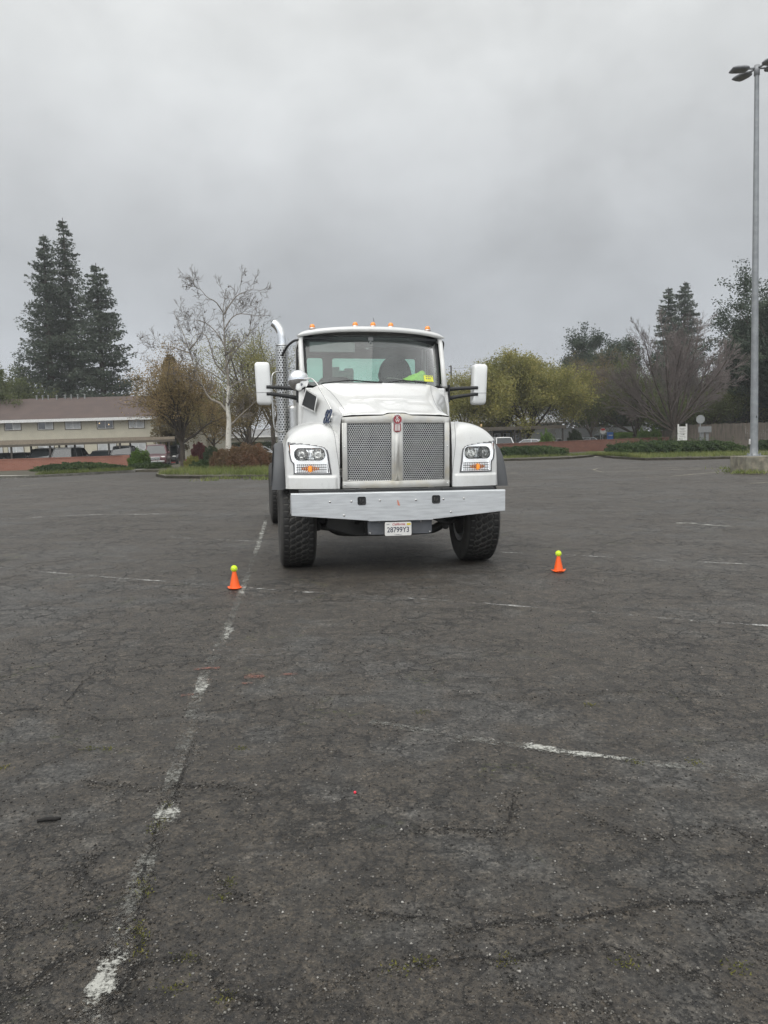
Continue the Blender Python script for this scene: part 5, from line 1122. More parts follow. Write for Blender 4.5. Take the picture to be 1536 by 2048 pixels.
# ------------------------------------------------------------------ buildings
def window(parent, x0, x1, z0, z1, y, left='win_dark', right='win_blind', trim='brown_trim', lamps=False):
    f = MB().box(x0-.09, x1+.09, y-.05, y-.004, z0-.09, z0-.004).box(x0-.09, x1+.09, y-.05, y-.004, z1+.004, z1+.09).box(x0-.09, x0-.004, y-.05, y-.004, z0-.004, z1+.004).box(x1+.004, x1+.09, y-.05, y-.004, z0-.004, z1+.004).obj('window', M[trim], parent)
    xm = (x0+x1)/2
    MB().box(x0, x1, y-.034, y-.006, z0, z0+.05).box(x0, x1, y-.034, y-.006, z1-.05, z1).box(x0, x0+.05, y-.034, y-.006, z0+.05, z1-.05).box(x1-.05, x1, y-.034, y-.006, z0+.05, z1-.05).box(xm-.035, xm+.035, y-.034, y-.006, z0+.05, z1-.05).obj('sash', M['white_trim'], f)
    MB().add([(x0+.05, y-.015, z0+.05), (xm-.035, y-.015, z0+.05), (xm-.035, y-.015, z1-.05), (x0+.05, y-.015, z1-.05)], [(0, 1, 2, 3)]).obj('pane', M[left], f)
    MB().add([(xm+.035, y-.015, z0+.05), (x1-.05, y-.015, z0+.05), (x1-.05, y-.015, z1-.05), (xm+.035, y-.015, z1-.05)], [(0, 1, 2, 3)]).obj('pane', M[right], f)
    if lamps:
        for x, z in ((x0+.25, z0+.62), (xm+.42, z0+.45)): MB().ball((x, y-.03, z), .07, 10, 8).obj('lit_lamp', M['lampglow'], f, True)
def apartment():
    Y = 90.0; t = thing('apartment_building', 'long two storey beige stucco apartment block with brown shingle roof, behind the carport', 'building', (0, 0, 0))
    xr = at(392, 885, Y).x; xl = -75; ze = at(150, 839, Y).z
    MB().box(xl, xr, Y, Y+12, 0, ze).obj('wall', M['stucco'], t)
    zr = ze+3.0; mb = MB(); mb.add([(xl-.5, Y-.8, ze+.05), (xr+.6, Y-.8, ze+.05), (xr+.6, Y+6, zr), (xl-.5, Y+6, zr), (xl-.5, Y+12.8, ze+.05), (xr+.6, Y+12.8, ze+.05)], [(0, 1, 2, 3), (3, 2, 5, 4), (0, 3, 4), (1, 5, 2), (0, 4, 5, 1)]); rf = mb.obj('roof', M['roof'], t)
    for px in (75, 87, 98, 115, 132, 144, 157, 171): q = at(px, 808, Y+5.7); MB().tube([(q.x, Y+5.6, zr-.25), (q.x, Y+5.6, zr+.28)], .09, 8).lathe([(.16, zr+.24), (.18, zr+.28), (.0, zr+.38)], (q.x, Y+5.6, 0), 8).obj('roof_vent', M['sign_back'], rf)
    MB().box(xl-.5, xr+.6, Y-.86, Y-.80, ze-.24, ze+.10).obj('fascia', M['white_trim'], t)
    MB().box(xl-.5, xr+.6, Y-.79, Y-.003, ze-.10, ze-.04).obj('soffit', M['stucco_pale'], t)
    MB().box(xl, xr, Y-.06, Y-.003, 2.62, 2.86).obj('band', M['tan_trim'], t)
    W = [(-55, -22), (9, 43), (75, 108), (130, 163), (194, 228), (257, 290), (318, 348)]
    for i, (a, b) in enumerate(W):
        x0 = at(a, 855, Y).x; x1 = at(b, 855, Y).x; zc = at((a+b)/2, 852.0-(a-9)*.017, Y).z
        window(t, x0+.08, x1-.08, zc-.47, zc+.47, Y, ('win_blind', 'win_dark', 'win_dark', 'win_blind', 'win_dark', 'win_blind', 'win_dark')[i], ('win_dark', 'win_blind', 'win_blind', 'win_blind', 'win_dark', 'win_blind', 'win_dark')[i], lamps=(i == 4))
    for a, b in ((-30, 5), (17, 47), (77, 108), (132, 168), (196, 233), (262, 292), (312, 345)):
        x0 = at(a, 895, Y).x; x1 = at(b, 895, Y).x; window(t, x0, x1, .95, 2.15, Y, 'win_blind', 'win_blind')
    for px in (331, 349): q = at(px, 860, Y-.1); MB().tube([(q.x, Y-.08, .1), (q.x, Y-.08, ze-.1)], .07, 8).obj('downspout', M['white_trim'], t, True)
    MB().box(xr-2.3, xr-1.0, Y-.05, Y-.003, .1, 2.2).box(xr-.85, xr-.35, Y-.04, Y-.003, .1, 2.3).obj('panel_door', M['stucco_pale'], t)
apartment()
def gable_house(name, label, pxa, pxb, Y, py_eave, py_ridge, wallm, roofm, wins=(), lamp=None):
    a = at(pxa, 880, Y); b = at(pxb, 880, Y); ze = at((pxa+pxb)/2, py_eave, Y).z; zr = at((pxa+pxb)/2, py_ridge, Y+5).z; t = thing(name, label, 'building', (a.x, Y, 0)); L = b.x-a.x
    MB().box(0, L, 0, 10, 0, ze).obj('wall', M[wallm], t)
    MB().add([(-.5, -.6, ze), (L+.5, -.6, ze), (L+.5, 5, zr), (-.5, 5, zr), (-.5, 10.6, ze), (L+.5, 10.6, ze)], [(0, 1, 2, 3), (3, 2, 5, 4), (0, 3, 4), (1, 5, 2), (0, 4, 5, 1)]).obj('roof', M[roofm], t)
    MB().box(-.5, L+.5, -.66, -.60, ze-.18, ze+.06).obj('fascia', M['brown_trim'] if wallm != 'stucco_pale' else M['white_trim'], t)
    for x0, x1, z0, z1 in wins: window(t, x0*L, x1*L, z0*ze, z1*ze, 0, 'win_dark', 'win_dark')
    if lamp: MB().ball((lamp[0]*L, -.2, lamp[1]*ze), .16, 10, 8).obj('wall_lamp', M['lampglow'], t, True)
    return t
gable_house('house', 'pale stucco house end seen between the downspouts and the white sycamore', 396, 428, 96, 872, 862, 'stucco_pale', 'roof_grey')
gable_house('house', 'distant grey roofed house seen low between tree trunks right of the sycamore', 440, 620, 110, 872, 858, 'stucco_pale', 'roof_grey', ((.25, .35, .3, .75), (.5, .6, .3, .75)))
gable_house('house', 'beige house with lit wall lamp behind the right carport', 940, 1022, 96, 842, 826, 'stucco_pale', 'roof_grey', (), (.28, .86))
gable_house('house', 'grey distant house seen under the yellow green tree at right', 1055, 1125, 108, 846, 838, 'roof_grey', 'roof_grey', ((.1, .3, .55, .8), (.6, .8, .55, .8)))
gable_house('house', 'dim brown house roof seen above the board fence at right', 1404, 1488, 98, 846, 822, 'brown_trim', 'roof')
def carport(label, a, b, ztop, th, posts, depth, slope=0, fm='tan_trim'):
    a = Vector(a); b = Vector(b); d = b-a; L = d.length; t = thing('carport', label, 'carport', (a.x, a.y, 0), math.atan2(d.y, d.x)); zt = lambda x: ztop+slope*x/L
    def sl(x0, x1, y0, y1, lo, hi): return [(x, y, zt(x)+h) for x, y, h in ((x0, y0, lo), (x1, y0, lo), (x1, y1, lo), (x0, y1, lo), (x0, y0, hi), (x1, y0, hi), (x1, y1, hi), (x0, y1, hi))]
    fs = [(0, 1, 5, 4), (1, 2, 6, 5), (2, 3, 7, 6), (3, 0, 4, 7), (4, 5, 6, 7), (3, 2, 1, 0)]
    MB().add(sl(-.2, L+.2, .01, depth, -.12, -.02), fs).obj('roof', M['brown_trim'], t)
    MB().add(sl(-.2, L+.2, -.05, 0, -th*.55, .0), fs).obj('fascia', M[fm], t); MB().add(sl(-.2, L+.2, -.03, .0, -th, -th*.56), fs).obj('fascia_lower', M['brown_trim'], t)
    for x in posts: MB().box(x*L-.07, x*L+.07, .05, .19, 0, zt(x*L)-.12).obj('post', M['carport_steel'], t); MB().box(x*L-.07, x*L+.07, depth-.6, depth-.46, 0, zt(x*L)-.12).obj('post', M['carport_steel'], t)
    return t
pa = at(-160, 885, 61); pb = at(345, 885, 64.5); carport('long flat carport with tan fascia sheltering dark cars at left', (pa.x, pa.y), (pb.x, pb.y), 2.22, .42, (.02, .16, .345, .498, .535, .735, .78, .95, .985), 6.5, .22)
pa = at(900, 885, 72); pb = at(1129, 885, 79); carport('flat carport with brown fascia above the red brick wall at right', (pa.x, pa.y), (pb.x, pb.y), 2.62, .34, (.02, .35, .55, .60, .99), 7, .16, 'brown_trim')
def shed_row():
    p = at(985, 885, 82); t = thing('garage_row', 'dark storage wall with window panels under the right carport', 'building', (p.x, 82, 0)); L = at(1062, 885, 82).x-p.x
    MB().box(0, L, 0, 3, 0, 2.55).obj('wall', M['sign_grey'], t)
    for k in range(4): window(t, L*(.04+.24*k), L*(.22+.24*k), 1.0, 2.1, 0, 'win_dark', 'win_blind' if k % 2 else 'win_dark')
    p = at(1128, 885, 92); q = thing('garden_wall', 'pale grey garden wall between the right carport and the dark trees', 'wall', (p.x-5.5, 92, 0)); MB().box(0, 15.5, 0, .2, 0, 2.5).obj('wall_panel', M['sign_back'], q)
    MB().box(0, 15.6, -.03, .23, 2.503, 2.62).obj('wall_cap', M['roof_grey'], q)
shed_row()

# ------------------------------------------------------------------ cars
def car(label, kind, col, base, rz, group='cars parked behind the brick walls', rough=.3, z=0):
    t = thing('suv' if kind == 'suv' else ('pickup' if kind == 'pickup' else 'parked_car'), label, {'suv': 'SUV', 'pickup': 'pickup'}.get(kind, 'car'), base, rz, group)
    cm = mat('car_paint', col, rough, 0, .05, coat=.6); hh = {'suv': (.95, 1.72), 'sedan': (.86, 1.42), 'pickup': (1.02, 1.78)}[kind]; bz, rzf = hh; L = 2.35
    cols = [(-L, .42, .62, .80), (-L+.12, .30, .72*bz/.9, .88), (-L+.9, .26, bz*.93, .91), (-.75, .26, bz, .92), (1.3, .26, bz*1.02, .92), (L-.25, .28, bz, .90), (L, .42, bz*.86, .80)]
    rows = []
    for y, zl, zt, w in cols: rows.append([(-w*.9, y, zl), (-w, y, zl+.12), (-w*1.01, y, (zl+zt)/2), (-w*.97, y, zt-.07), (-w*.86, y, zt), (0, y, zt+.03), (w*.86, y, zt), (w*.97, y, zt-.07), (w*1.01, y, (zl+zt)/2), (w, y, zl+.12), (w*.9, y, zl), (0, y, zl)])
    A = loft(rows, 34, 36); mb = MB().grid(A.tolist())
    for e in (0, -1): r_ = A[e].tolist(); mb.add(r_, [tuple(range(len(r_)))])
    mb.obj('body', cm, t, True)
    y0, y1, y2, y3 = {'suv': (-1.05, -.35, 1.95, 2.28), 'sedan': (-1.0, -.25, 1.0, 1.75), 'pickup': (-.95, -.35, .95, 1.1)}[kind]; wb, wt = .84, .68
    gl = MB(); P8 = [(-wb, y0, bz), (wb, y0, bz), (wb, y3, bz), (-wb, y3, bz), (-wt, y1, rzf-.07), (wt, y1, rzf-.07), (wt, y2, rzf-.07), (-wt, y2, rzf-.07)]
    gl.add(P8, [(0, 1, 5, 4), (1, 2, 6, 5), (2, 3, 7, 6), (3, 0, 4, 7)]); gl.obj('windows', M['car_glass'], t)
    rf = []
    for y, dz, w in ((y1-.03, -.075, wt*.99), (y1+.02, -.03, wt*.97), (y1+.5, .0, wt*.95), (y2-.4, .0, wt*.95), (y2, -.03, wt*.97), (y2+.05, -.085, wt*.99)): rf.append([(-w*1.03, y, rzf+dz-.04), (-w*.92, y, rzf+dz-.005), (0, y, rzf+dz+.01), (w*.92, y, rzf+dz-.005), (w*1.03, y, rzf+dz-.04)])
    r_ = MB().grid(rf).obj('roof', cm, t, True); r_.modifiers.new('t', 'SOLIDIFY').thickness = .04
    for i in range(4): MB().tube([P8[i], P8[i+4]], .045, 6).obj('pillar', cm, t)
    for s in (-1, 1):
        for yb in ((.25,) if kind != 'suv' else (.2, 1.25)): MB().tube([(s*(wb+.005), yb, bz), (s*(wt+.005), yb+.0, rzf-.07)], .04, 6).obj('pillar', cm, t)
        if kind == 'suv': MB().tube([(s*.60, -.1, rzf+.05), (s*.60, 1.8, rzf+.05)], .02, 6).obj('roof_rail', M['black'], t)
    for s in (-1, 1):
        for y in (-1.45, 1.42):
            w = MB().lathe([(.0, -.09), (.30, -.10), (.345, -.07), (.345, .09), (.22, .11)], (s*.82, y, .345), 20, 'x').obj('wheel', M['tyre_car'], t, True); MB().lathe([(0, 0), (.21, 0)], (s*.945, y, .345), 16, 'x').obj('rim', M['sign_back'], w)
        MB().ball((s*.66, -L+.10, bz*.76), 1, 12, 8, (.18, .08, .085)).obj('headlight', M['plate'], t, True)
        MB().ball((s*.74, L-.06, bz*.86), 1, 10, 8, (.10, .06, .14)).obj('tail_light', M['red_light'], t, True)
        m_ = MB().ball((s*1.02, -.72, bz+.10), 1, 10, 8, (.10, .06, .08)).tube([(s*.86, -.72, bz+.04), (s*.98, -.72, bz+.07)], .02, 5).obj('wing_mirror', cm, t, True)
    MB().box(-.42, .42, -L-.03, -L+.10, bz*.55, bz*.78).obj('front_grille', M['chrome_dull'], t, False, .02)
    MB().box(-.78, .78, -L-.05, -L+.10, .36, .50).box(-.78, .78, L-.08, L+.05, .40, .54).obj('bumper', M['chrome_dull'] if kind == 'pickup' else cm, t, False, .03)
    return t
GL = 'cars parked under the left carport'
for px, kind, col, Y, lbl in ((2, 'sedan', (.02, .021, .023), 63.5, 'black car cut off by the left edge of the photo under the carport'), (38, 'sedan', (.028, .030, .032), 63.5, 'dark low car parked second from the left under the carport'),
                              (85, 'suv', (.016, .018, .021), 63.5, 'black SUV with pale rear window under the left carport'), (147, 'suv', (.030, .034, .035), 63.8, 'dark grey SUV under the carport behind the middle of the salmon wall'), (203, 'sedan', (.022, .022, .024), 64, 'dark sedan between grey SUV and dark pickup under the carport'), (246, 'pickup', (.035, .036, .037), 64.3, 'dark pickup at the right end of the salmon brick wall')):
    p = base_at(px, Y); car(lbl, kind, col, p, R(4) if px != 147 else R(176), GL)
p = base_at(312, 61.5); car('dark red pickup facing the camera beside the round green shrub', 'pickup', (.085, .018, .024), p, R(12), 'cars in the left driveway')
p = base_at(338, 67); car('black car parked behind the dark red pickup', 'suv', (.02, .021, .022), p, R(8), 'cars in the left driveway')
p = base_at(520, 80); car('silver car far behind the red brown bush near the truck', 'sedan', (.42, .43, .44), p, R(80), 'cars in the left driveway')
GR = 'cars parked behind the red brick wall'
for px, kind, col, Y, rz, lbl in ((1006, 'suv', (.62, .62, .61), 71, 3, 'white SUV roof just over the brick wall beside the truck fender'), (1070, 'sedan', (.40, .42, .44), 73, 70, 'silver sedan under the right carport left of the round shrub'), (1116, 'sedan', (.50, .50, .50), 84, 80, 'white car at the right end of the carport behind the round shrub'),
                                 (1183, 'suv', (.52, .56, .58), 86, 78, 'pale silver SUV roof over the brick wall, left of the round sign'), (1222, 'suv', (.22, .26, .26), 92, 75, 'grey van like car behind the round red and white sign')):
    p = base_at(px, Y); p.z = -.32 if px == 1183 else (-.05 if px == 1006 else 0); car(lbl, kind, col, p, R(rz), GR)

# ------------------------------------------------------------------ signs, poles, boxes
def sign_post(name, label, px, py, Y, r, sides, face, rot=0, post='galv'):
    p = at(px, py, Y); t = thing(name, label, 'sign', (p.x, Y, 0), R(rot)); MB().box(-.03, .03, .02, .06, 0, p.z+r*.8).obj('post', M[post], t)
    a0 = PI/sides if sides == 8 else 0
    f = MB().prism([(r*math.cos(a0+2*PI*k/sides), p.z+r*math.sin(a0+2*PI*k/sides)) for k in range(sides)], 0, .015).obj('sign_face', M[face], t); return t, f, p.z
sign_post('stop_sign', 'grey back of an octagonal stop sign beside the grey board', 1401, 838.5, 62, .37, 8, 'sign_back')
t, f, z = sign_post('round_sign', 'round white sign with red top on a post above the brick wall', 1206, 862, 84, .33, 24, 'sign_white')
MB().prism([(.30*math.cos(a), z+.30*math.sin(a)) for a in np.linspace(.25, PI-.25, 14)], -.006, -.001).obj('red_band', M['sign_red'], f)
MB().prism([(-.16, z+.05), (.16, z+.05), (.0, z-.02)], -.010, -.0065).obj('red_wedge', M['sign_red'], f)
def board_sign():
    Y = 60; p = at(1410, 859, Y); t = thing('board_sign', 'blank grey board on two thick posts in the ivy at right', 'sign', (p.x, Y, 0), R(-6)); MB().box(-.50, .50, 0, .10, p.z-.24, p.z+.24).obj('board', M['sign_grey'], t, False, .01)
    for x in (-.16, .22): MB().box(x-.11, x+.11, .11, .24, 0, p.z+.15).obj('post', M['sign_grey'], t)
    Y = 64; a = at(1357, 848, Y); b = at(1373, 888, Y); t = thing('notice_sign', 'narrow white upright notice sign with grey text lines in the ivy', 'sign', ((a.x+b.x)/2, Y, 0)); w = (b.x-a.x)/2
    for s in (-1, 1): MB().box(s*w-.05, s*w+.05, 0, .10, 0, a.z).obj('post', M['sign_white'], t)
    pn = MB().box(-w+.05, w-.05, .02, .07, .5, a.z-.22).obj('panel', M['sign_white'], t); ln = MB(); z = a.z-.36
    for k, ww in enumerate((.7, .5, .75, .6, .72, .45, .68)):
        MB().box(-w*ww, w*ww, .014, .0185, z-.035, z).obj('text_line', M['sign_ink'], pn); z -= .13 if k % 2 else .09
    p = at(1220, 870, 86); t = thing('blue_box', 'small bright blue box beside the round red and white sign', 'box', (p.x, 86, 0)); MB().box(-.32, .32, -.2, .2, .2, p.z+.33).obj('box_body', M['blue_box'], t, False, .05); MB().box(-.22, .22, -.215, -.203, p.z-.1, p.z+.02).obj('box_label', M['sign_white'], t)
board_sign()
def utility_pole(label, px, ptop, Y, arms, xr):
    p = at(px, ptop, Y); t = thing('utility_pole', label, 'utility pole', (p.x, Y, 0)); MB().tube([(0, 0, 0), (0, 0, p.z)], [.19, .14], 10).obj('pole', M['pole_wood'], t, True)
    for dz, a, b in arms: MB().box(a, b, -.16, -.145+.10, p.z-dz-.06, p.z-dz+.06).obj('crossarm', M['pole_wood'], t)
utility_pole('dark utility pole rising out of the yellow green tree', 1031, 697, 130, ((.25, -.7, .05), (1.8, -.1, .6)), 0)
utility_pole('dark utility pole between cab and right mirror with short crossarms', 902, 731, 140, ((.2, -.45, .1), (1.2, -.5, .1), (2.1, -.5, .1)), 0)
def wire(label, a, b, sag):
    mb = MB(); mb.tube([a.lerp(b, t)-Vector((0, 0, sag*4*t*(1-t))) for t in np.linspace(0, 1, 16)], .018, 4); tag(mb.obj('overhead_wire', M['pole_wood']), label, 'wire')
wire('thin overhead wire between the two dark utility poles', at(1031, 699, 130), at(902, 736, 140), 1.0)
# red painted kerb of the driveway
def red_kerb():
    a = gnd(333, 927); b = gnd(400, 921); c = gnd(436, 914); mb = MB()
    for p, q in ((a, b), (b, c)):
        d = (q-p).normalized(); n = Vector((-d.y, d.x, 0))*.2; z = Vector((0, 0, .24)); mb.add([p, q, q+n, p+n, p+z, q+z, q+n+z, p+n+z], [(0, 1, 5, 4), (1, 2, 6, 5), (2, 3, 7, 6), (3, 0, 4, 7), (4, 5, 6, 7)])
    o = mb.obj('red_kerb', M['red_kerb']); o['kind'] = 'structure'
    slab('driveway', [g(333, 938), g(405, 931), g(545, 917), g(500, 908), g(440, 916), g(333, 929)], .01, 'kerb')
red_kerb()

# ------------------------------------------------------------------ trees left
def B(px, Y, z=.12): return base_at(px, Y, z)
rz_ = 'redwoods behind the apartment roof'
conifer('redwood_tree', 'left redwood of the three, with long drooping low branches', B(108, 106), at(88, 470, 106).z, 11.5, 21, group=rz_, levels=62, droop=.34, irr=.28, dens=1.15, crown_pow=.62)
conifer('redwood_tree', 'tallest redwood, middle of the three behind the apartment roof', B(152, 110), at(125, 437, 110).z, 10.8, 22, group=rz_, levels=66, droop=.22, irr=.30, dens=.95, crown_pow=.66)
conifer('redwood_tree', 'right and shortest redwood of the three behind the roof', B(213, 104), at(206, 527, 104).z, 11.2, 23, group=rz_, levels=52, droop=.20, irr=.26, dens=1.25, crown_pow=.55)
for o_, (dx, dy) in zip([o for o in COL.objects if o.name.startswith('redwood_tree')], ((at(88, 470, 106).x-B(108, 106).x, 0), (at(125, 437, 110).x-B(152, 110).x, 0), (0, 0))):
    h = 30.0; o_.rotation_euler = (0, math.atan2(dx*.75, h), 0)
tree('leafy_tree', 'round green tree at the left edge behind the apartment roof', 'tree', B(8, 100), at(8, 757, 100).z, 11, 'green', 31, .24, 26, n=(8, 6, 5), group='green trees behind the left roof')
tree('leafy_tree', 'bronze brown young leafed tree with forked dark trunk in the grass island', 'tree', B(364, 50), at(345, 738, 50).z, 5.6, 'bronze', 34, .10, 13, fork=.26, trunk_r=.17, n=(9, 7, 7), tipsp=.30, group=None)
conifer('cypress', 'pointed brown cypress behind the bronze leafed tree', B(348, 84), at(345, 710, 84).z, 5.0, 36, 'olive', levels=46, droop=-.5, leaf=.26, dens=2.2, irr=.12, crown_pow=.6)
tree('leafy_tree', 'pale green feathery tree behind the white sycamore', 'tree', B(500, 76), at(505, 662, 76).z, 7.5, 'yellowgreen', 36, .13, 20, fork=.3, n=(7, 6, 5), tipsp=.5)
tree('leafy_tree', 'olive brown multi stem tree between sycamore and truck', 'tree', B(498, 66), at(498, 790, 66).z, 7.5, 'olive', 37, .11, 18, fork=.25, n=(8, 6, 5), tipsp=.45, barkm='bark')
tree('leafy_tree', 'dark bare branched tree right behind the exhaust stack', 'tree', B(545, 84), at(540, 690, 84).z, 9, 'darkgreen', 38, .13, 3, fork=.3, n=(8, 6, 5), tipsp=.5)
tree('leafy_tree', 'small olive tree low behind the sycamore trunk', 'tree', B(428, 88), at(425, 800, 88).z, 9, 'olive', 39, .15, 10, fork=.25, n=(8, 6, 5), tipsp=.5)
def sycamore():
    Y = 47.0; base = B(458, Y); t = thing('sycamore_tree', 'bare white trunked sycamore with crooked branches and hanging seed balls', 'tree', base); rng = np.random.default_rng(77); tubes = []; tips = []
    def W(px, py, dy=0): p = at(px, py, Y+dy); return np.array([p.x-base.x, p.y-base.y, p.z-base.z])
    P = dict(wander=.20, up=(.05, .05, .07, .05), levels=4, n=(0, 4, 4, 3), ang=(25, 55), ratio=.62, t0=.2, rmin=.009, rr=.6)
    limbs = [([(457, 915, 0), (457, 868, 0), (458, 842, 0), (455, 812, 0), (457, 782, 0), (455, 740, 0), (450, 700, 0), (448, 650, 0), (446, 618, 0), (451, 590, 0)], .20, .025, 26),
             ([(453, 822, 0), (440, 806, .3), (420, 797, .6), (403, 768, .8), (388, 730, 1.0), (378, 700, 1.1), (364, 660, 1.2), (354, 640, 1.3), (348, 622, 1.3)], .085, .018, 20),
             ([(451, 748, 0), (432, 728, -.4), (424, 705, -.7), (415, 676, -.8), (403, 667, -.9), (388, 672, -1), (378, 693, -1.1)], .062, .02, 9),
             ([(458, 850, 0), (467, 845, .2), (477, 834, .4), (490, 822, .7), (504, 810, .9), (524, 790, 1.1)], .085, .02, 10),
             ([(380, 706, 1.1), (362, 700, 1.4), (340, 692, 1.6), (322, 694, 1.7), (303, 689, 1.8)], .05, .015, 9),
             ([(448, 662, 0), (460, 640, .5), (476, 628, .8), (498, 629, 1.0), (520, 631, 1.1), (536, 622, 1.2)], .05, .015, 11),
             ([(446, 625, 0), (432, 604, -.5), (415, 595, -.7), (402, 580, -.9), (390, 573, -1)], .045, .015, 10),
             ([(449, 690, 0), (432, 664, .7), (412, 646, 1.0), (392, 640, 1.3), (375, 641, 1.5)], .05, .015, 10),
             ([(452, 735, 0), (464, 712, -.7), (478, 694, -1), (494, 676, -1.3), (505, 650, -1.5)], .05, .015, 11),
             ([(447, 630, 0), (462, 606, .4), (476, 590, .5), (492, 583, .6), (506, 578, .7)], .06, .018, 9),
             ([(378, 700, 1.1), (392, 684, .8), (402, 668, .5), (408, 650, .3)], .06, .02, 6),
             ([(456, 780, 0), (475, 765, 1), (500, 758, 1.5), (530, 752, 2.0)], .07, .02, 8),
             ([(405, 772, .8), (390, 760, 0), (372, 752, -.5), (352, 742, -1)], .06, .02, 8)]
    heavy = []; upper = []
    for L_, r0, r1, nb in limbs:
        pts = [W(*q) for q in L_]; pts = list(catmull(pts, len(pts)*2)); rs = list(r1*.7+(r0-r1*.7)*np.linspace(1, 0, len(pts))**1.5)
        if r0 > .15: kq = next((i for i, q_ in enumerate(pts) if q_[2] > 4.6), len(pts)-1); heavy.append((pts[:kq+1], rs[:kq+1], 9)); upper.append((pts[kq:], rs[kq:], 6))
        else: upper.append((pts, rs, 6))
        for k in range(nb):
            i = rng.integers(max(1, int(len(pts)*(.42 if r0 > .2 else .3))), len(pts)); d = unit(pts[i]-pts[i-1]); a = rng.uniform(0, 2*PI); ax = unit(np.cross(d, [math.cos(a), math.sin(a), .2])); an = R(rng.uniform(25, 60)); cd = unit(d*math.cos(an)+ax*math.sin(an)+np.array([0, 0, .15]))
            grow(rng, pts[i], cd, rng.uniform(.65, 1.35), rs[i]*.5, 2, P, tubes, tips)
    tubes_mesh('trunk', heavy, M['bark_white'], t); tubes_mesh('limbs', [q for q in upper if len(q[0]) > 1], M['bark_syc'], t); tubes_mesh('crown', tubes, M['bark_twig'], t)
    for k in range(42):
        q = tips[rng.integers(0, len(tips))]; MB().ball((q[0], q[1], q[2]-.12), .045, 8, 6).obj('seed_ball', M['bark'], t, True)
sycamore()

# ------------------------------------------------------------------ shrubs left
shrub('round_shrub', 'bright round green shrub at the end of the salmon brick wall', 'shrub', B(277, 53), 1.55, 1.5, 1.25, 'bright', 41, .09, 900)
shrub('juniper_mound', 'low dark juniper mound in front of the salmon brick wall', 'shrub', B(152, 50.3), 6.1, 2.6, .52, 'juniper', 42, .11, 900, lump=.12, hollow=.3)
shrub('juniper_mound', 'low clipped juniper strip in front of the red pickup', 'shrub', B(293, 51), 3.0, 1.5, .40, 'juniper', 43, .10, 900, lump=.1, hollow=.3)
shrub('red_shrub', 'dark red leaning shrub beside the apartment end wall', 'shrub', B(398, 74), 1.7, 1.6, 1.75, 'red', 44, .11, 700)
shrub('small_shrub', 'small rounded yellow green shrub right of the bronze tree trunk', 'shrub', B(382, 47.5), 1.0, 1.0, .78, 'yellowgreen', 45, .07, 1200)
shrub('low_shrub', 'low dark spreading shrub between bronze tree trunk and red bush', 'shrub', B(400, 46.5), 1.6, 1.2, .50, 'juniper', 46, .08, 1000)
shrub('red_brown_bush', 'large red brown bush under the white sycamore trunk', 'bush', B(493, 44.5), 3.7, 2.6, 1.42, 'redbush', 47, .075, 1500, lump=.10, sprig=300)
shrub('red_brown_bush', 'smaller brownish bush left of the sycamore trunk', 'bush', B(443, 45.5), 1.7, 1.5, 1.10, 'redbush', 48, .075, 1300, lump=.12, sprig=100)
shrub('columnar_shrub', 'narrow dark upright shrub beside the apartment corner', 'shrub', B(352, 82), 1.0, 1.0, 2.1, 'darkgreen', 49, .12, 600)
shrub('topiary_shrub', 'clipped green shrub behind the red kerb, left one of two', 'shrub', B(422, 70), 1.7, 1.5, 1.35, 'juniper', 50, .10, 600)
shrub('topiary_shrub', 'clipped green shrub just left of the white sycamore trunk', 'shrub', B(440, 72), 1.5, 1.3, 1.0, 'green', 51, .10, 600)
shrub('far_hedge', 'dark clipped hedge behind the sycamore trunk near the truck', 'hedge', B(505, 92), 6.5, 2.0, 1.9, 'darkgreen', 52, .16, 300, shape='box')

# ------------------------------------------------------------------ trees and shrubs right
tree('leafy_tree', 'broad yellow green tree with dark forked trunk behind the carport', 'tree', B(1058, 82), at(1060, 722, 82).z, 10.6, 'yellowgreen', 61, .19, 34, fork=.22, trunk_r=.28, n=(11, 8, 6), tipsp=.48, ang=(25, 65))
tree('leafy_tree', 'dull green rounded tree behind the right mirror', 'tree', B(930, 84), at(925, 758, 84).z, 7.5, 'yellowgreen', 62, .18, 26, fork=.24, n=(9, 7, 5), tipsp=.5)
tree('leafy_tree', 'sparse small tree under the yellow green tree with grey twigs', 'tree', B(1008, 90), at(1005, 800, 90).z, 6, 'olive', 63, .12, 3, fork=.3, n=(7, 6, 5))
tree('young_tree', 'thin young tree with yellow green top beside the dark vase hedge', 'tree', B(1145, 84), at(1145, 812, 84).z, 2.6, 'yellowgreen', 64, .12, 5, fork=.62, trunk_r=.06, n=(5, 4, 3), tipsp=.25, barkm='bark_twig')
tree('dark_pine', 'dark dense pine with lumpy top, left of the bare tree', 'tree', B(1198, 118), at(1192, 650, 118).z, 6.4, 'dark', 65, .30, 40, fork=.42, trunk_r=.35, n=(14, 6, 4), tipsp=.50, squash=.5)
tree('dark_thicket_tree', 'dark purple brown twiggy tree below the dark pine', 'tree', B(1182, 92), at(1180, 735, 92).z, 9.5, 'olive', 66, .12, 3, n=(11, 7, 6, 5), fork=.2, barkm='twig_purple', trunk_r=.16, levels=4)
tree('dark_thicket_tree', 'dark evergreen mass behind the round red and white sign', 'tree', B(1195, 100), at(1195, 775, 100).z, 10, 'dark', 67, .26, 16, fork=.15, n=(10, 7, 5), tipsp=.6)
conifer('fir_tree', 'pointed fir top left of the pair behind the bare tree', B(1334, 128), at(1334, 576, 128).z, 8.2, 68, 'redwood', levels=58, group='pair of firs behind the bare tree', leaf=.42, dens=1.1, droop=.15, crown_pow=.55)
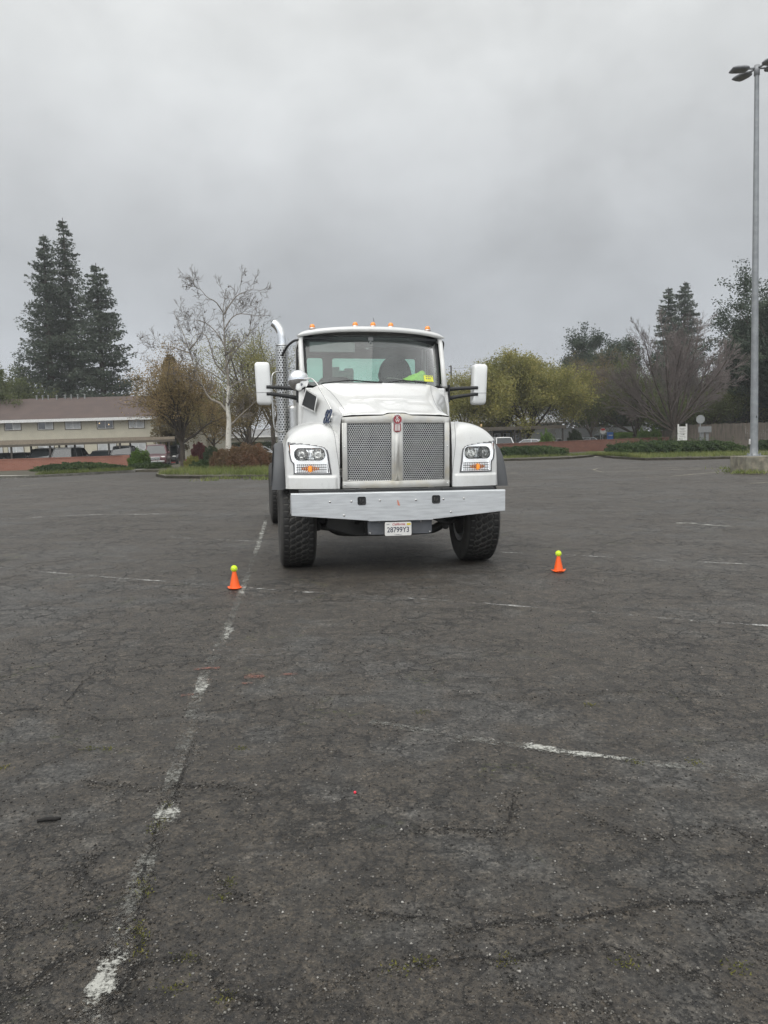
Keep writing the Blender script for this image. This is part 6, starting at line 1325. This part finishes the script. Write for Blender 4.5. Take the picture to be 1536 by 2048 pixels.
conifer('fir_tree', 'taller pointed fir top right of the pair behind the bare tree', B(1366, 132), at(1364, 564, 132).z, 9.6, 69, 'redwood', levels=62, group='pair of firs behind the bare tree', leaf=.42, dens=1.2, droop=.15, crown_pow=.55)
bare_tree('bare_tree', 'wide vase shaped bare tree with purple grey twigs behind the white notice sign', B(1348, 75), at(1345, 625, 75).z, 70,
          dict(wander=.06, up=(.02, .02, .02, .02, .01), levels=4, n=(0, 10, 9, 8), ang=(14, 36), ratio=.46, t00=.3, t0=.25, rmin=.010, rr=.5), .24, 'bark', fork=.16,
          dirs=[(a, e, l) for a, e, l in ((5, 44, .54), (182, 42, .56), (20, 58, .62), (165, 50, .52), (80, 66, .62), (250, 68, .62), (310, 56, .6), (200, 62, .66), (120, 80, .70), (350, 72, .68), (0, 32, .50), (185, 34, .52), (60, 54, .56), (230, 51, .55), (290, 80, .68), (10, 50, .6), (172, 46, .5))])
tree('leafy_tree', 'mid green tree low behind the bare tree, left side', 'tree', B(1272, 84), at(1272, 750, 84).z, 7.5, 'green', 71, .16, 12, fork=.2, n=(10, 7, 5), tipsp=.5)
tree('leafy_tree', 'yellowish green tree low behind the stop sign', 'tree', B(1424, 86), at(1422, 775, 86).z, 6.5, 'green', 72, .16, 12, fork=.2, n=(10, 7, 5), tipsp=.5)
tree('leafy_tree', 'sparse pale tree reaching between bare tree and lamp post', 'tree', B(1462, 90), at(1460, 730, 90).z, 5.0, 'yellowgreen', 73, .15, 5, fork=.3, n=(8, 6, 5), tipsp=.5, barkm='bark_grey')
tree('dark_thicket_tree', 'dark tree mass behind the board fence, left of lamp post', 'tree', B(1440, 96), at(1440, 790, 96).z, 10, 'darkgreen', 74, .22, 12, fork=.15, n=(10, 7, 5), tipsp=.6)
tree('dark_thicket_tree', 'dark tree mass behind the trimmed hedges, middle', 'tree', B(1330, 104), at(1330, 790, 104).z, 13, 'dark', 75, .24, 18, fork=.12, n=(10, 7, 5), tipsp=.7)
tree('dark_thicket_tree', 'dark tree mass between round sign and trimmed hedges', 'tree', B(1252, 104), at(1250, 800, 104).z, 11, 'darkgreen', 76, .24, 16, fork=.12, n=(10, 7, 5), tipsp=.7)
tree('dark_pine', 'big dark pine cut off by the right edge behind the lamp post', 'tree', B(1560, 84), at(1560, 540, 84).z, 5.6, 'dark', 77, .24, 34, fork=.22, trunk_r=.35, n=(20, 7, 5), tipsp=.42, squash=.5, up=(.0, .0, .05))
tree('dark_pine', 'lower dark pine filling behind the right edge fence', 'tree', B(1510, 92), at(1510, 700, 92).z, 6.5, 'dark', 78, .24, 30, fork=.15, n=(12, 7, 5), tipsp=.55)
shrub('round_shrub', 'bright green round shrub under the right carport edge', 'shrub', B(1093, 70, .0), 1.55, 1.4, 2.0, 'bright', 81, .10, 600)
shrub('vase_hedge', 'dark clipped vase shaped shrub right of the carport', 'shrub', B(1150, 80, .0), 2.0, 1.6, 2.15, 'darkgreen', 82, .11, 600, shape='vase')
shrub('clipped_hedge', 'flat clipped bright hedge above the brick wall right of the blue box', 'hedge', B(1247, 78, .0), 1.9, 1.2, 1.95, 'bright', 83, .09, 600, shape='box')
shrub('clipped_hedge', 'rounded bright hedge above the wall, left of the joined pair', 'hedge', B(1285, 78.5, .0), 1.8, 1.3, 2.1, 'bright', 84, .09, 600)
shrub('clipped_hedge', 'rounded bright hedge above the wall, right of the joined pair', 'hedge', B(1309, 79, .0), 1.6, 1.3, 2.1, 'bright', 85, .09, 600)
shrub('far_hedge', 'dark long hedge behind the pale silver SUV', 'hedge', B(1210, 98, .0), 6, 1.5, 1.9, 'juniper', 86, .16, 300, shape='box')
shrub('ivy_mound', 'long dark ivy mound beside the truck, left of the path', 'shrub', B(1052, 57), 6.2, 3.6, .78, 'juniper', 87, .12, 900, lump=.12, hollow=.3, shape='flat')
shrub('ivy_mound', 'big green juniper mound under the white notice sign', 'shrub', B(1330, 53), 6.2, 4.0, .92, 'juniper', 88, .13, 1000, lump=.14, hollow=.3, shape='flat', sprig=120)
shrub('ivy_mound', 'lower green juniper mound left of the big one', 'shrub', B(1258, 55), 3.6, 2.6, .82, 'juniper', 89, .12, 900, lump=.14, hollow=.3, shape='flat', sprig=100)
shrub('ivy_mound', 'sloping green juniper mound between board sign and lamp post', 'shrub', B(1415, 52), 4.6, 3.0, .85, 'juniper', 90, .12, 900, lump=.14, hollow=.3, shape='flat', sprig=100)
shrub('ivy_mound', 'small green mound right behind the lamp post block', 'shrub', B(1550, 56), 3.5, 2.4, .8, 'juniper', 91, .12, 900, lump=.14, hollow=.3, shape='flat')


# ------------------------------------------------------------------ damp air
def haze():
    o = MB().box(-1200, 1200, -90, 1900, -3, 52).obj('haze', None); o['kind'] = 'stuff'
    m = bpy.data.materials.new('haze_air'); m.use_nodes = True; nt = m.node_tree; nt.nodes.clear(); out = nt.nodes.new('ShaderNodeOutputMaterial'); v = nt.nodes.new('ShaderNodeVolumePrincipled')
    v.inputs['Color'].default_value = (.93, .95, .97, 1); v.inputs['Density'].default_value = .0006; v.inputs['Anisotropy'].default_value = .2; nt.links.new(v.outputs[0], out.inputs['Volume']); o.data.materials.append(m)
haze()
